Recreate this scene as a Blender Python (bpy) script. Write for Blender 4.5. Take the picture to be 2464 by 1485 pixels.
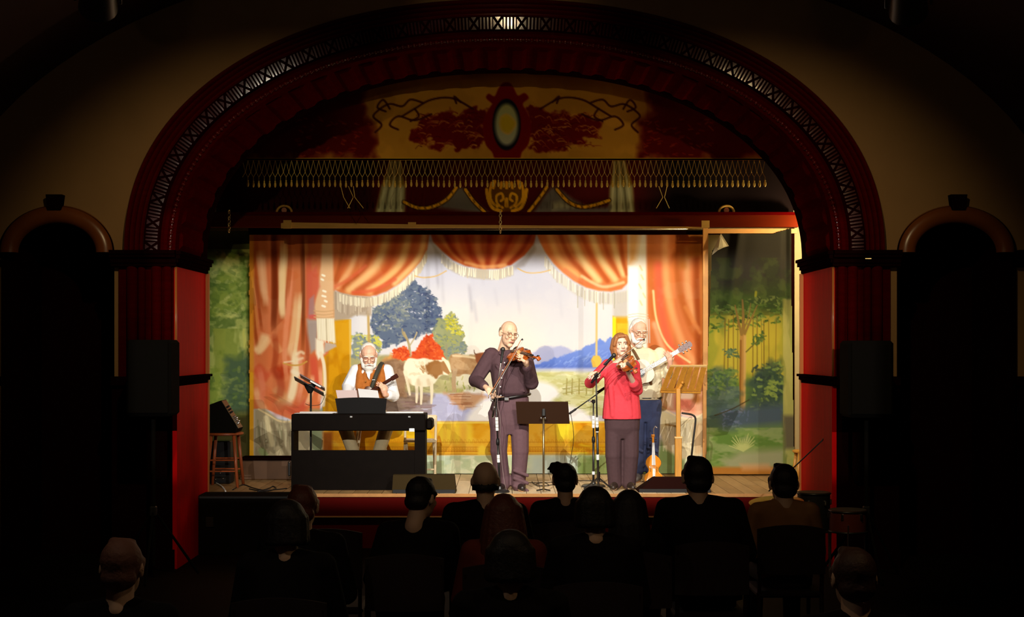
import bpy, bmesh, math, random
import numpy as np
from mathutils import Vector, Matrix
random.seed(7)
for o in list(bpy.data.objects): bpy.data.objects.remove(o)
SC = bpy.context.scene
C = SC.collection
PI = math.pi

# ------------------------------------------------------------------ camera
F_PX, CAM_Y, CAM_Z, VX, VY = 3367.0, -13.0, 2.05, 1214.0, 836.0
cd = bpy.data.cameras.new('camera'); cam = bpy.data.objects.new('camera', cd); C.objects.link(cam)
cam.location = (0, CAM_Y, CAM_Z); cam.rotation_euler = (PI/2, 0, 0)
cd.sensor_width = 36; cd.lens = 36*F_PX/2464; cd.clip_start = 0.05; cd.clip_end = 100
cd.shift_x = (1232-VX)/2464; cd.shift_y = (VY-742.5)/2464
SC.camera = cam
def W(px, py, y):                       # photo pixel at depth y -> world point
    k = (y-CAM_Y)/F_PX
    return Vector(((px-VX)*k, y, CAM_Z-(py-VY)*k))
# ------------------------------------------------------------------ world, exposure
wd = bpy.data.worlds.new('world'); SC.world = wd; wd.use_nodes = True
wd.node_tree.nodes['Background'].inputs[0].default_value = (0, 0, 0, 1)
vs = SC.view_settings
vs.view_transform = 'Standard'; vs.look = 'None'; vs.gamma = 1; vs.use_curve_mapping = False
vs.exposure = 0.0
# ------------------------------------------------------------------ lamps (their housings are built further down)
TOP_CUT, BOT_CUT = 3.04, .46             # where the barn doors cut the beams: height on the backdrop, height at the stage edge
# position, aim, watts, cone, side limits at the stage edge, label
SPOTS = [(Vector((-.9, -5.0, 4.9)), Vector((.55, 2.9, 1.9)), 1750, 52, 'left of the middle of the hall ceiling'),
         (Vector((1.5, -5.0, 4.9)), Vector((.25, 2.9, 1.9)), 1000, 52, 'right of the middle of the hall ceiling'),
         (Vector((-3.2, -12.4, 4.2)), Vector((.0, 2.9, 1.8)), 1850, 36, 'as added fill, rear left of the hall'),  # this and the next: unseen fill lamps added to lift shaded parts
         (Vector((3.2, -12.4, 4.2)), Vector((.0, 2.9, 1.8)), 1850, 36, 'as added fill, rear right of the hall')]
for p, aim, pw, cone, lab in SPOTS:
    ld = bpy.data.lights.new('stage_spot_light', 'SPOT'); lo = bpy.data.objects.new('stage_spot_light', ld); C.objects.link(lo)
    lo.location = p; lo.rotation_euler = (aim-p).to_track_quat('-Z', 'Y').to_euler()
    ld.energy = pw; ld.color = (1.0, 0.955, 0.875); ld.spot_size = math.radians(cone); ld.spot_blend = 0.8; ld.shadow_soft_size = 0.005 if p.y > -8 else .003
WING, WING_W = Vector((3.58, 2.55, 3.36)), 85          # lamp in the right wing
HALL_LAMPS = [(Vector((-2.06, -8.0, 3.43)), 11, (1.0, .84, .62)), (Vector((0.06, -8.0, 3.99)), 12, (1.0, .72, .45)), (Vector((2.06, -8.0, 3.43)), 10, (1.0, .70, .35))]
# weak wash lamps, added as stand-ins for spotlight spill around arch and valance
WASH = [(Vector((-1.8, -4.6, 4.95)), Vector((-2.1, 0, 2.25))), (Vector((1.8, -4.6, 4.95)), Vector((2.1, 0, 2.25)))]
WASH.append((Vector((0., -4.6, 4.62)), Vector((0., 2.2, 4.15)))); WASH_P = [(190, 64), (190, 64), (85, 34)]
for (p, aim), (wp, wc) in zip(WASH, WASH_P):
    ld = bpy.data.lights.new('added_wash_light', 'SPOT'); lo = bpy.data.objects.new('added_wash_light', ld); C.objects.link(lo)
    lo.location = p; lo.rotation_euler = (aim-p).to_track_quat('-Z', 'Y').to_euler()
    ld.energy = wp; ld.color = (1.0, 0.74, 0.36); ld.spot_size = math.radians(wc); ld.spot_blend = 0.7; ld.shadow_soft_size = 0.03

# ------------------------------------------------------------------ materials
def lin(c):
    return tuple(((v/255)/12.92 if v/255 <= .04045 else ((v/255+.055)/1.055)**2.4) for v in c)
MATS = {}
def mat(name, rgb, rough=.6, metal=0., spec=.5, var=0., scale=20., stretch=(1, 1, 1), bump=0., coat=0., emit=None, trans=0.):
    if name in MATS: return MATS[name]
    m = bpy.data.materials.new(name); m.use_nodes = True; nt = m.node_tree; b = nt.nodes['Principled BSDF']
    c = lin(rgb) if max(rgb) > 1 else rgb
    b.inputs['Base Color'].default_value = (*c, 1); b.inputs['Roughness'].default_value = rough
    b.inputs['Metallic'].default_value = metal; b.inputs['Specular IOR Level'].default_value = spec
    b.inputs['Coat Weight'].default_value = coat; b.inputs['Coat Roughness'].default_value = .12
    if trans: b.inputs['Transmission Weight'].default_value = trans
    if emit: b.inputs['Emission Color'].default_value = (*emit[0], 1); b.inputs['Emission Strength'].default_value = emit[1]
    if var or bump:
        tc = nt.nodes.new('ShaderNodeTexCoord'); mp = nt.nodes.new('ShaderNodeMapping'); mp.inputs['Scale'].default_value = stretch
        nz = nt.nodes.new('ShaderNodeTexNoise'); nz.inputs['Scale'].default_value = scale; nz.inputs['Detail'].default_value = 4
        nt.links.new(tc.outputs['Object'], mp.inputs[0]); nt.links.new(mp.outputs[0], nz.inputs['Vector'])
        if var:
            mx = nt.nodes.new('ShaderNodeMix'); mx.data_type = 'RGBA'
            mx.inputs[6].default_value = (*[max(0, v*(1-var)) for v in c], 1); mx.inputs[7].default_value = (*[min(1, v*(1+var)) for v in c], 1)
            nt.links.new(nz.outputs[0], mx.inputs[0]); nt.links.new(mx.outputs[2], b.inputs['Base Color'])
        if bump:
            bp = nt.nodes.new('ShaderNodeBump'); bp.inputs['Strength'].default_value = bump; bp.inputs['Distance'].default_value = .01
            nt.links.new(nz.outputs[0], bp.inputs['Height']); nt.links.new(bp.outputs[0], b.inputs['Normal'])
    MATS[name] = m; return m
def paint_mat(name, rough=.85):
    m = bpy.data.materials.new(name); m.use_nodes = True; nt = m.node_tree; b = nt.nodes['Principled BSDF']
    a = nt.nodes.new('ShaderNodeVertexColor'); a.layer_name = 'paint'
    nz = nt.nodes.new('ShaderNodeTexNoise'); nz.inputs['Scale'].default_value = 160; tc = nt.nodes.new('ShaderNodeTexCoord')
    nt.links.new(tc.outputs['Object'], nz.inputs['Vector'])
    bp = nt.nodes.new('ShaderNodeBump'); bp.inputs['Strength'].default_value = .15; bp.inputs['Distance'].default_value = .004
    nt.links.new(nz.outputs[0], bp.inputs['Height']); nt.links.new(bp.outputs[0], b.inputs['Normal'])
    nt.links.new(a.outputs[0], b.inputs['Base Color']); b.inputs['Roughness'].default_value = rough; b.inputs['Specular IOR Level'].default_value = .1
    return m
M_MAHOG = mat('varnished_mahogany', (.055, .0006, .0006), rough=.7, var=.35, scale=6, stretch=(1, 1, 6), spec=0.)
M_MAHOGG = mat('glossy_mahogany', (.085, .0014, .001), rough=.14, var=.3, scale=6, stretch=(1, 1, 6), spec=.45)
M_DARKW = mat('dark_walnut', (.008, .0012, .001), rough=.8, var=.3, scale=8, spec=0.)
M_FRIEZE = mat('polished_frieze_wood', (.05, .001, .001), rough=.068, spec=1.)
M_PLAST = mat('olive_plaster', (.30, .17, .07), rough=.9, var=.12, scale=3, bump=.1)
M_CEIL = mat('dark_ceiling_paint', (.05, .016, .012), rough=.95)
M_HALLF = mat('dark_hall_floor', (.006, .003, .002), rough=.7, var=.4, scale=4, spec=.05)
M_BLACK = mat('black_plastic', (.012, .011, .011), rough=.5, spec=.3)
M_BLACKM = mat('black_metal', (.015, .014, .013), rough=.35, spec=.5)
M_BLACKC = mat('black_carpet_covering', (.006, .005, .004), rough=.95, spec=.04, bump=.3, scale=300)
M_CHROME = mat('chrome', (.75, .75, .74), rough=.22, metal=1.)
M_BRASS = mat('brass', (.65, .42, .12), rough=.3, metal=1.)
M_OAK = mat('golden_oak', (.56, .25, .03), rough=.4, var=.3, scale=9, stretch=(4, 4, .6))
M_REDOAK = mat('red_brown_wood', (.33, .07, .018), rough=.4, var=.3, scale=9, stretch=(4, 4, .6))
M_TAN = mat('tan_timber', (.52, .30, .05), rough=.6, var=.2, scale=8, stretch=(.5, 4, 4))
M_WHITE = mat('white_tape', (.85, .85, .82), rough=.5)
M_PAPER = mat('sheet_paper', (.86, .84, .84), rough=.7)

# ------------------------------------------------------------------ mesh building
OFF = {}
def tag(o, label=None, cat=None, group=None, kind=None):
    if label: o['label'] = label
    if cat: o['category'] = cat
    if group: o['group'] = group
    if kind: o['kind'] = kind
    return o
def thing(name, label, cat, loc=(0, 0, 0), group=None, local=None):
    o = bpy.data.objects.new(name, None); C.objects.link(o); o.empty_display_size = .1
    if local is not None: o.matrix_world = local; OFF[o.name] = Vector((0, 0, 0))
    else: o.location = loc; OFF[o.name] = Vector(loc)
    tag(o, label, cat, group); return o
def orient(axis, normal, loc):
    y = Vector(axis).normalized(); z = Vector(normal); z = (z-y*z.dot(y)).normalized(); x = y.cross(z)
    m = Matrix((x, y, z)).transposed().to_4x4(); m.translation = loc; return m
def frames(path):
    P = [Vector(p) for p in path]; n = len(P); T = []
    for i in range(n):
        a = P[max(0, i-1)]; b = P[min(n-1, i+1)]; d = b-a
        T.append(d.normalized() if d.length > 1e-9 else Vector((0, 0, 1)))
    u = T[0].orthogonal().normalized(); U = []
    for i in range(n):
        if i:
            u = u-T[i]*u.dot(T[i])
            u = u.normalized() if u.length > 1e-6 else T[i].orthogonal().normalized()
        U.append((u.copy(), T[i].cross(u)))
    return P, T, U
class MB:
    def __init__(s): s.v = []; s.f = []
    def add(s, vs, fs):
        k = len(s.v); s.v += [tuple(v) for v in vs]; s.f += [tuple(i+k for i in f) for f in fs]; return s
    def box(s, c, d, R=None, taper=1.):
        vs = []
        for z in (-1, 1):
            t = taper if z > 0 else 1.
            for y in (-1, 1):
                for x in (-1, 1):
                    v = Vector((x*d[0]/2*t, y*d[1]/2*t, z*d[2]/2)); v = R @ v if R is not None else v
                    vs.append(v+Vector(c))
        return s.add(vs, [(0, 2, 3, 1), (4, 5, 7, 6), (0, 1, 5, 4), (2, 6, 7, 3), (0, 4, 6, 2), (1, 3, 7, 5)])
    def bb(s, x0, x1, y0, y1, z0, z1):
        return s.box(((x0+x1)/2, (y0+y1)/2, (z0+z1)/2), (abs(x1-x0), abs(y1-y0), abs(z1-z0)))
    def rbox(s, c, d, b=.01, R=None, seg=1):
        bm = bmesh.new(); bmesh.ops.create_cube(bm, size=1)
        for v in bm.verts: v.co = Vector((v.co.x*d[0], v.co.y*d[1], v.co.z*d[2]))
        bmesh.ops.bevel(bm, geom=list(bm.edges), offset=min(b, .49*min(d)), segments=seg, affect='EDGES', profile=.5)
        bm.verts.ensure_lookup_table(); bm.verts.index_update()
        vs = [((R @ v.co) if R is not None else v.co)+Vector(c) for v in bm.verts]
        s.add(vs, [tuple(v.index for v in f.verts) for f in bm.faces]); bm.free(); return s
    def tube(s, path, r, n=8, closed=False):
        P, T, U = frames(path); m = len(P); rs = r if isinstance(r, (list, tuple)) else [r]*m
        vs = []; fs = []
        for i in range(m):
            for k in range(n):
                a = 2*PI*k/n; vs.append(P[i]+(U[i][0]*math.cos(a)+U[i][1]*math.sin(a))*rs[i])
        for i in range(m-1 if not closed else m):
            j = (i+1) % m
            for k in range(n):
                l = (k+1) % n; fs.append((i*n+k, i*n+l, j*n+l, j*n+k))
        if not closed: fs.append(tuple(range(n-1, -1, -1))); fs.append(tuple(range((m-1)*n, m*n)))
        return s.add(vs, fs)
    def cap(s, p, q, r1, r2=None, n=12, flat=1., fdir=None):      # tapered capsule
        r2 = r1 if r2 is None else r2; p = Vector(p); q = Vector(q); d = q-p; L = d.length
        t = d.normalized() if L > 1e-9 else Vector((0, 0, 1)); u = t.orthogonal().normalized()
        if fdir is not None:
            w = Vector(fdir); w = w-t*w.dot(t)
            if w.length > 1e-6: u = w.normalized()
        w = t.cross(u); rings = []
        for a in (-75, -45, -15): rings.append((p+t*r1*math.sin(math.radians(a)), r1*math.cos(math.radians(a))))
        for a in (15, 45, 75): rings.append((q+t*r2*math.sin(math.radians(a)), r2*math.cos(math.radians(a))))
        vs = [p-t*r1]; fs = []
        for c, r in rings:
            for k in range(n):
                a = 2*PI*k/n; vs.append(c+(u*math.cos(a)*flat+w*math.sin(a))*r)
        vs.append(q+t*r2)
        for k in range(n): fs.append((0, 1+(k+1) % n, 1+k))
        for i in range(len(rings)-1):
            for k in range(n):
                l = (k+1) % n; a = 1+i*n; b = a+n; fs.append((a+k, a+l, b+l, b+k))
        e = len(vs)-1; a = 1+(len(rings)-1)*n
        for k in range(n): fs.append((a+k, a+(k+1) % n, e))
        return s.add(vs, fs)
    def ell(s, c, r, R=None, n=14, m=8):
        c = Vector(c); r = (r, r, r) if not isinstance(r, (tuple, list)) else r; vs = []; fs = []
        def tr(v): v = Vector((v[0]*r[0], v[1]*r[1], v[2]*r[2])); return c+((R @ v) if R is not None else v)
        vs.append(tr((0, 0, -1)))
        for i in range(1, m):
            a = -PI/2+PI*i/m
            for k in range(n): vs.append(tr((math.cos(a)*math.cos(2*PI*k/n), math.cos(a)*math.sin(2*PI*k/n), math.sin(a))))
        vs.append(tr((0, 0, 1)))
        for k in range(n): fs.append((0, 1+(k+1) % n, 1+k))
        for i in range(m-2):
            for k in range(n):
                l = (k+1) % n; a = 1+i*n; fs.append((a+k, a+l, a+n+l, a+n+k))
        e = len(vs)-1; a = 1+(m-2)*n
        for k in range(n): fs.append((a+k, a+(k+1) % n, e))
        return s.add(vs, fs)
    def loft(s, secs, n=20, p=2.3):        # secs: (centre, rx, ry, yaw) horizontal super-ellipses bottom -> top
        vs = []; fs = []
        for c, rx, ry, yaw in secs:
            for k in range(n):
                a = 2*PI*k/n; cx = math.copysign(abs(math.cos(a))**(2/p), math.cos(a))*rx; cy = math.copysign(abs(math.sin(a))**(2/p), math.sin(a))*ry
                vs.append((c[0]+cx*math.cos(yaw)-cy*math.sin(yaw), c[1]+cx*math.sin(yaw)+cy*math.cos(yaw), c[2]))
        for i in range(len(secs)-1):
            for k in range(n):
                l = (k+1) % n; fs.append((i*n+k, i*n+l, (i+1)*n+l, (i+1)*n+k))
        fs.append(tuple(range(n-1, -1, -1))); fs.append(tuple(range((len(secs)-1)*n, len(secs)*n)))
        return s.add(vs, fs)
    def lathe(s, prof, c, n=24, R=None):   # prof (r, z)
        c = Vector(c); vs = []; fs = []
        for r, z in prof:
            for k in range(n):
                v = Vector((r*math.cos(2*PI*k/n), r*math.sin(2*PI*k/n), z)); vs.append(c+((R @ v) if R is not None else v))
        for i in range(len(prof)-1):
            for k in range(n):
                l = (k+1) % n; fs.append((i*n+k, i*n+l, (i+1)*n+l, (i+1)*n+k))
        fs.append(tuple(range(n-1, -1, -1))); fs.append(tuple(range((len(prof)-1)*n, len(prof)*n)))
        return s.add(vs, fs)
    def prism(s, pts, y0, y1, axis='y'):   # outline extruded along an axis; pts in the other two
        n = len(pts); vs = []
        for y in (y0, y1):
            for a, b in pts: vs.append({'y': (a, y, b), 'z': (a, b, y), 'x': (y, a, b)}[axis])
        fs = [tuple(range(n)), tuple(range(2*n-1, n-1, -1))]
        for i in range(n): j = (i+1) % n; fs.append((i, i+n, j+n, j))
        return s.add(vs, fs)
    def grid(s, rows):                     # rows of points, open sheet
        k = len(rows[0]); vs = [p for r in rows for p in r]; fs = []
        for i in range(len(rows)-1):
            for j in range(k-1): fs.append((i*k+j, i*k+j+1, (i+1)*k+j+1, (i+1)*k+j))
        return s.add(vs, fs)
    def mesh(s, name, off=(0, 0, 0), smooth=False, fix=True):
        me = bpy.data.meshes.new(name); o = Vector(off)
        me.from_pydata([(v[0]-o[0], v[1]-o[1], v[2]-o[2]) for v in s.v], [], s.f); me.validate()
        if fix:
            bm = bmesh.new(); bm.from_mesh(me); bmesh.ops.recalc_face_normals(bm, faces=bm.faces); bm.to_mesh(me); bm.free()
        if smooth: me.polygons.foreach_set('use_smooth', [True]*len(me.polygons))
        return me
    def build(s, name, m, parent=None, smooth=False, sharp=None, fix=True):
        off = OFF.get(parent.name, Vector((0, 0, 0))) if parent else Vector((0, 0, 0))
        me = s.mesh(name, off, smooth or sharp is not None, fix)
        if sharp is not None:
            me.set_sharp_from_angle(angle=math.radians(sharp))
        me.materials.append(m); o = bpy.data.objects.new(name, me); C.objects.link(o)
        if parent: o.parent = parent; OFF[o.name] = off
        return o
def struct(name, mb, m, smooth=False, sharp=None, fix=True):
    o = mb.build(name, m, None, smooth, sharp, fix); o['kind'] = 'structure'; return o
def link_mesh(name, me, parent, m4):
    o = bpy.data.objects.new(name, me); C.objects.link(o); o.parent = parent; o.matrix_local = m4; OFF[o.name] = Vector((0, 0, 0)); return o
def copy_tree(o, parent=None):
    c = o.copy(); C.objects.link(c)
    if parent: c.parent = parent
    OFF[c.name] = OFF.get(o.name, Vector((0, 0, 0)))
    for ch in [x for x in list(C.objects) if x.parent == o]: copy_tree(ch, c)
    return c
def crom(pts, k=6):
    P = [np.array(p, float) for p in pts]; out = []
    for i in range(len(P)-1):
        a = P[max(0, i-1)]; b = P[i]; c = P[i+1]; d = P[min(len(P)-1, i+2)]
        for j in range(k):
            t = j/k; out.append(.5*((2*b)+(-a+c)*t+(2*a-5*b+4*c-d)*t*t+(-a+3*b-3*c+d)*t**3))
    out.append(P[-1]); return out

# ------------------------------------------------------------------ measures
STAGE_Z, STAGE_Y, SPRING = .56, 1.27, 2.93
A0, B0, A1, B1, NS = 3.05, 1.93, 3.517, 2.336, 2.18
def arc(a, b, t):                           # t 0..1 left to right
    th = PI*(1-t); c = math.cos(th); q = math.sin(th)
    return (math.copysign(abs(c)**(2/NS), c)*a, SPRING+abs(q)**(2/NS)*b)
def arc_u(u, t): return arc(A0+(A1-A0)*u, B0+(B1-B0)*u, t)
# ================================================================== THE HALL AND THE STAGE SHELL
VA, VB = 5.23, 2.85
def vault(x): return SPRING+VB*math.sqrt(max(0, 1-(x/VA)**2))
SIDE = [(-4.154, .53, .43), (4.19, .545, .43)]        # side arches: centre, half width, rise
struct('floor', MB().bb(-VA, VA, -16, STAGE_Y, -.1, 0), M_HALLF)
xs = sorted(set([round(v, 4) for v in np.linspace(-VA, VA, 160)] + [s*(A1-.01) for s in (-1, 1)] + [c+k*w for c, w, r in SIDE for k in np.cos(np.linspace(0, PI, 25))] + [c+k*w*1.0005 for c, w, r in SIDE for k in (-1, 1)] + [-A1-.012, A1+.012]))
mb = MB(); rows_b = []; rows_t = []
for x in xs:
    lo = 0.
    if abs(x) < A1-.005: lo = SPRING+(B1-.01)*max(0, 1-(abs(x)/(A1-.005))**NS)**(1/NS)
    for c, w, r in SIDE:
        if abs(x-c) < w: lo = SPRING+r*math.sqrt(max(0, 1-((x-c)/w)**2))
    rows_b.append((x, 0, lo)); rows_t.append((x, 0, max(lo, vault(x))))
mb.grid([rows_b, rows_t])
struct('wall_front', mb, M_PLAST, fix=False)
mb = MB(); th = np.linspace(0, PI, 49)
mb.grid([[(VA*math.cos(a), y, SPRING+VB*math.sin(a)) for a in th] for y in (-16, -8, 0)])
struct('ceiling', mb, M_CEIL, smooth=True, fix=False)
for nm, x in (('wall_left', -VA), ('wall_right', VA)):
    struct(nm, MB().bb(x-(.1 if x < 0 else 0), x+(.1 if x > 0 else 0), -16, 0, 0, SPRING), M_CEIL)
struct('wall_back', MB().bb(-VA, VA, -16.1, -16, 0, SPRING+VB), M_CEIL)
# recesses behind the side arches, with splayed wooden surround
for i, (c, w, r) in enumerate(SIDE):
    th = np.linspace(0, PI, 33)
    prof = [(c+w, 0.)] + [(c+w*math.cos(a), SPRING+r*math.sin(a)) for a in th] + [(c-w, 0.)]
    prof2 = [(c+w*.84, 0.)] + [(c+w*.84*math.cos(a), SPRING-.03+r*.84*math.sin(a)) for a in th] + [(c-w*.84, 0.)]
    o = struct('trim_%d' % (i+1), MB().grid([[(p[0], -.05, p[1]) for p in prof], [(p[0], .0, p[1]) for p in prof], [(p[0], .16, p[1]) for p in prof2], [(p[0], .9, p[1]) for p in prof2]]), M_DARKW, sharp=40, fix=False)
    tag(o, 'brown wooden surround of the dark %s side archway' % ('left', 'right')[i])
    o = MB().grid([[(c-w, .9, 0), (c+w, .9, 0)], [(c-w, .9, 3.5), (c+w, .9, 3.5)]]).build('back_panel', M_DARKW, o)
    ring = []
    for a in th:
        cx, cz = math.cos(a), math.sin(a); ring.append([(c+(w-.085+.085*math.cos(q))*cx, -.01-.075*math.sin(q), SPRING+(r-.075+.085*math.cos(q))*cz) for q in np.linspace(0, PI, 9)])
    MB().grid(ring).build('hood_moulding', mat('brown_arch_wood', (.18, .05, .01), rough=.3, var=.3, scale=5), bpy.data.objects['trim_%d' % (i+1)], smooth=True, fix=False)
    # keystone
    MB().box((c, -.06, SPRING+r+.03), (.12, .08, .14), taper=1.25).build('keystone', M_DARKW, bpy.data.objects['trim_%d' % (i+1)])
# impost band and wainscot along the front wall
n = 3
for sx in (-1, 1):
    c, w, r = SIDE[0 if sx < 0 else 1]
    for x0, x1 in ((A0-.02, abs(c)-w+.01), (abs(c)+w-.01, VA)):
        mb = MB()
        for dz, dy in ((-.13, .05), (-.10, .07), (-.05, .10), (-.02, .12)):
            mb.bb(sx*x0, sx*x1, -dy-.04, 0.02, SPRING+dz, SPRING+dz+.035)
        o = struct('trim_%d' % n, mb, M_DARKW); n += 1
        mb = MB().bb(sx*(x0+.02), sx*x1, -.05, 0, 0, 1.70).bb(sx*(x0+.0), sx*x1, -.10, 0, 1.70, 1.78).bb(sx*(x0+.02), sx*x1, -.08, 0, 0, .18)
        struct('trim_%d' % n, mb, M_DARKW); n += 1
# fluted pilasters between arch jamb and side arch
for sx in (-1, 1):
    root = MB().bb(sx*(A0+.02), sx*(A1+.06), -.03, 0, 1.78, SPRING-.12).build('pilaster', M_MAHOG); root['kind'] = 'structure'
    for k, (x, rr) in enumerate(((3.12, .04), (3.22, .05), (3.36, .035), (3.45, .05))):
        MB().tube([(sx*x, -.04, 1.78), (sx*x, -.04, SPRING-.12)], rr, 12).build('flute', M_MAHOG, root, smooth=True)
# ---------------------------------------------------------------- proscenium arch
TS = np.linspace(0, 1, 121)
def sweep(prof): return MB().grid([[(arc_u(u, t)[0], y, arc_u(u, t)[1]) for u, y in prof] for t in TS])
arch = struct('proscenium_arch', sweep([(0, -.04), (0, .12), (0, STAGE_Y), (.06, STAGE_Y), (.06, STAGE_Y+.03)]), M_MAHOG, sharp=30, fix=False)
tag(arch, 'large varnished red wooden arch framing the stage')
rib = [(1.0, 0.0), (1.0, -.09)]
for k in range(4):
    u1 = 1.0-.1*k
    for j in range(1, 7):
        rib.append((u1-.09*j/6, -.09-.03*math.sin(PI*j/6)+.004*k))
    rib.append((u1-.095, -.075))
rib += [(.60, -.11), (.59, -.115)]
sweep(rib).build('rib_moulding', M_MAHOGG, arch, sharp=35, fix=False)
sweep([(.59, -.115), (.59, -.10), (.31, -.077), (.31, -.09)]).build('frieze_ground', mat('frieze_ground_wood', (.012, .001, .001), rough=.7, spec=0.), arch, fix=False)
sweep([(.31, -.09), (.30, -.03), (.25, -.005), (.19, .0), (.14, -.02), (.13, -.045), (0., -.04)]).build('cove_moulding', M_MAHOG, arch, sharp=35, fix=False)
sweep([(.115, -.045), (.11, -.057), (.095, -.062), (.08, -.057), (.075, -.045)]).build('bead_strip', M_MAHOGG, arch, smooth=True, fix=False)
sweep([(-.002, 1.06), (-.025, 1.08), (-.025, 1.30), (.06, 1.30)]).build('shaded_rear_band', M_DARKW, arch, sharp=40, fix=False)  # dark band puts the unlit rear of the soffit into its colour
# frieze: carved X blocks and bar blocks, each an own piece
def arclen(u, N=2000):
    P = np.array([arc_u(u, t) for t in np.linspace(0, 1, N)]); d = np.r_[0, np.cumsum(np.hypot(*np.diff(P, axis=0).T))]; return P, d
P45, L45 = arclen(.45)
fw, half = .126, .5
def plate(pts, t=.012, b=.004):               # bevelled thin plate in local xz facing -y
    cx = sum(p[0] for p in pts)/len(pts); cz = sum(p[1] for p in pts)/len(pts); n = len(pts); vs = []
    for f, y in ((1, 0), (1, -t+b), (.93, -t)):
        for x, z in pts: vs.append((cx+(x-cx)*f, y, cz+(z-cz)*f))
    fs = []
    for i in range(2):
        for k in range(n): l = (k+1) % n; fs.append((i*n+k, i*n+l, (i+1)*n+l, (i+1)*n+k))
    fs.append(tuple(range(2*n, 3*n))); return vs, fs
nun = 39; per = L45[-1]/nun; wx = per*.42; wb = per-wx; h = fw/2-.006
mx = MB(); g = .016; a = wx/2-.004
for tri in ([(-a+g, h), (a-g, h), (0, g)], [(-a+g, -h), (a-g, -h), (0, -g)], [(-a, h-g), (-a, -h+g), (-g*.8, 0)], [(a, h-g), (a, -h+g), (g*.8, 0)]): mx.add(*plate(tri))
me_x = mx.mesh('carved_cross'); me_x.materials.append(M_FRIEZE)
mbb = MB(); nb = 4
for k in range(nb):
    x0 = -wb/2+wb*k/nb+.008; x1 = -wb/2+wb*(k+1)/nb-.008
    mbb.add(*plate([(x0, h), (x1, h), (x1, -h), (x0, -h)]))
me_b = mbb.mesh('carved_bars'); me_b.materials.append(M_FRIEZE)
def at_len(P, L, s):
    i = min(len(L)-2, max(1, int(np.searchsorted(L, s)))); d = P[min(len(P)-1, i+3)]-P[max(0, i-3)]; d = d/np.hypot(*d); return P[i], d
tilt = math.atan2(.023, .126)
for i in range(nun):
    for kind, s in (('x', per*(i+.21)), ('b', per*(i+.71))):
        p, d = at_len(P45, L45, s); ex = Vector((d[0], 0, d[1])); nrm = Vector((-d[1], 0, d[0]))     # outward = left of travel
        ez = (nrm+Vector((0, -1, 0))*math.tan(tilt)).normalized(); ey = ez.cross(ex)
        m = Matrix((ex, ey, ez)).transposed().to_4x4(); m.translation = Vector((p[0], -.0885, p[1]))
        link_mesh('carved_cross' if kind == 'x' else 'carved_bars', me_x if kind == 'x' else me_b, arch, m)
# bead row (too small to pick apart)
PB, LB = arclen(.095); mb = MB()
for s in np.arange(.02, LB[-1], .052):
    p, d = at_len(PB, LB, s); mb.ell((p[0], -.062, p[1]), (.019, .014, .019), n=8, m=5)
tag(mb.build('bead_row', M_MAHOGG, arch, smooth=True), kind='stuff')
# soffit panels
PS, LS = arclen(0.); npan = 34
for i in range(npan):
    s0 = LS[-1]*(i+.12)/npan; s1 = LS[-1]*(i+.88)/npan; rows = []
    for k in range(5):
        s = s0+(s1-s0)*k/4; p, d = at_len(PS, LS, s); nn = np.array([d[1], -d[0]])   # inward
        q = lambda y, e: (p[0]+nn[0]*e, y, p[1]+nn[1]*e)
        e = .0 if k in (0, 4) else .03
        rows.append([q(.10, 0), q(.13, e), q(.62, e), q(1.02, e), q(1.05, 0)])
    MB().grid(rows).build('soffit_panel', M_MAHOG, arch, fix=False)
# jambs below the arch: flat red board, capitals, pedestal
for sx in (-1, 1):
    mb = MB().bb(sx*A0, sx*(A0+.3), -.005, STAGE_Y+.03, 0, SPRING)
    j = mb.build('jamb', mat('jamb_red_wood', (.58, .001, .001), rough=.6, var=.25, scale=7, stretch=(3, 3, .4), spec=.04)); j['kind'] = 'structure'; j['label'] = 'red wooden jamb at the %s side of the stage opening' % ('left' if sx < 0 else 'right')
    mb = MB()
    for z0, z1, e in ((-.13, -.095, .02), (-.095, -.06, .035), (-.06, -.02, .055), (-.02, .01, .07)): mb.bb(sx*(A0-e), sx*(A0+.02), -.04-e, STAGE_Y+.03+e*.5, SPRING+z0, SPRING+z1)
    mb.build('capital', M_DARKW, j)
    mb = MB()
    for z0, z1, e in ((1.69, 1.72, .025), (1.72, 1.755, .04), (1.755, 1.78, .06)): mb.bb(sx*(A0-e), sx*(A0+.02), -.04-e, STAGE_Y+.03+e*.5, z0, z1)
    mb.build('ledge', M_DARKW, j)
    MB().bb(sx*(A0-.022), sx*(A0+.02), -.06, STAGE_Y+.04, 0, 1.69).build('pedestal', j.data.materials[0], j)
    MB().tube([(sx*(A0-.004), -.03, 1.78), (sx*(A0-.004), -.03, SPRING-.13)], .012, 8).build('edge_bead', mat('edge_bead_wood', (.5, .14, .03), rough=.25), j, smooth=True)
    MB().bb(sx*(A0-.034), sx*(A0+.03), STAGE_Y+.005, STAGE_Y+.045, STAGE_Z, SPRING-.13).build('inner_edge_strip', mat('inner_edge_wood', (.45, .13, .02), rough=.5), j)
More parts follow.
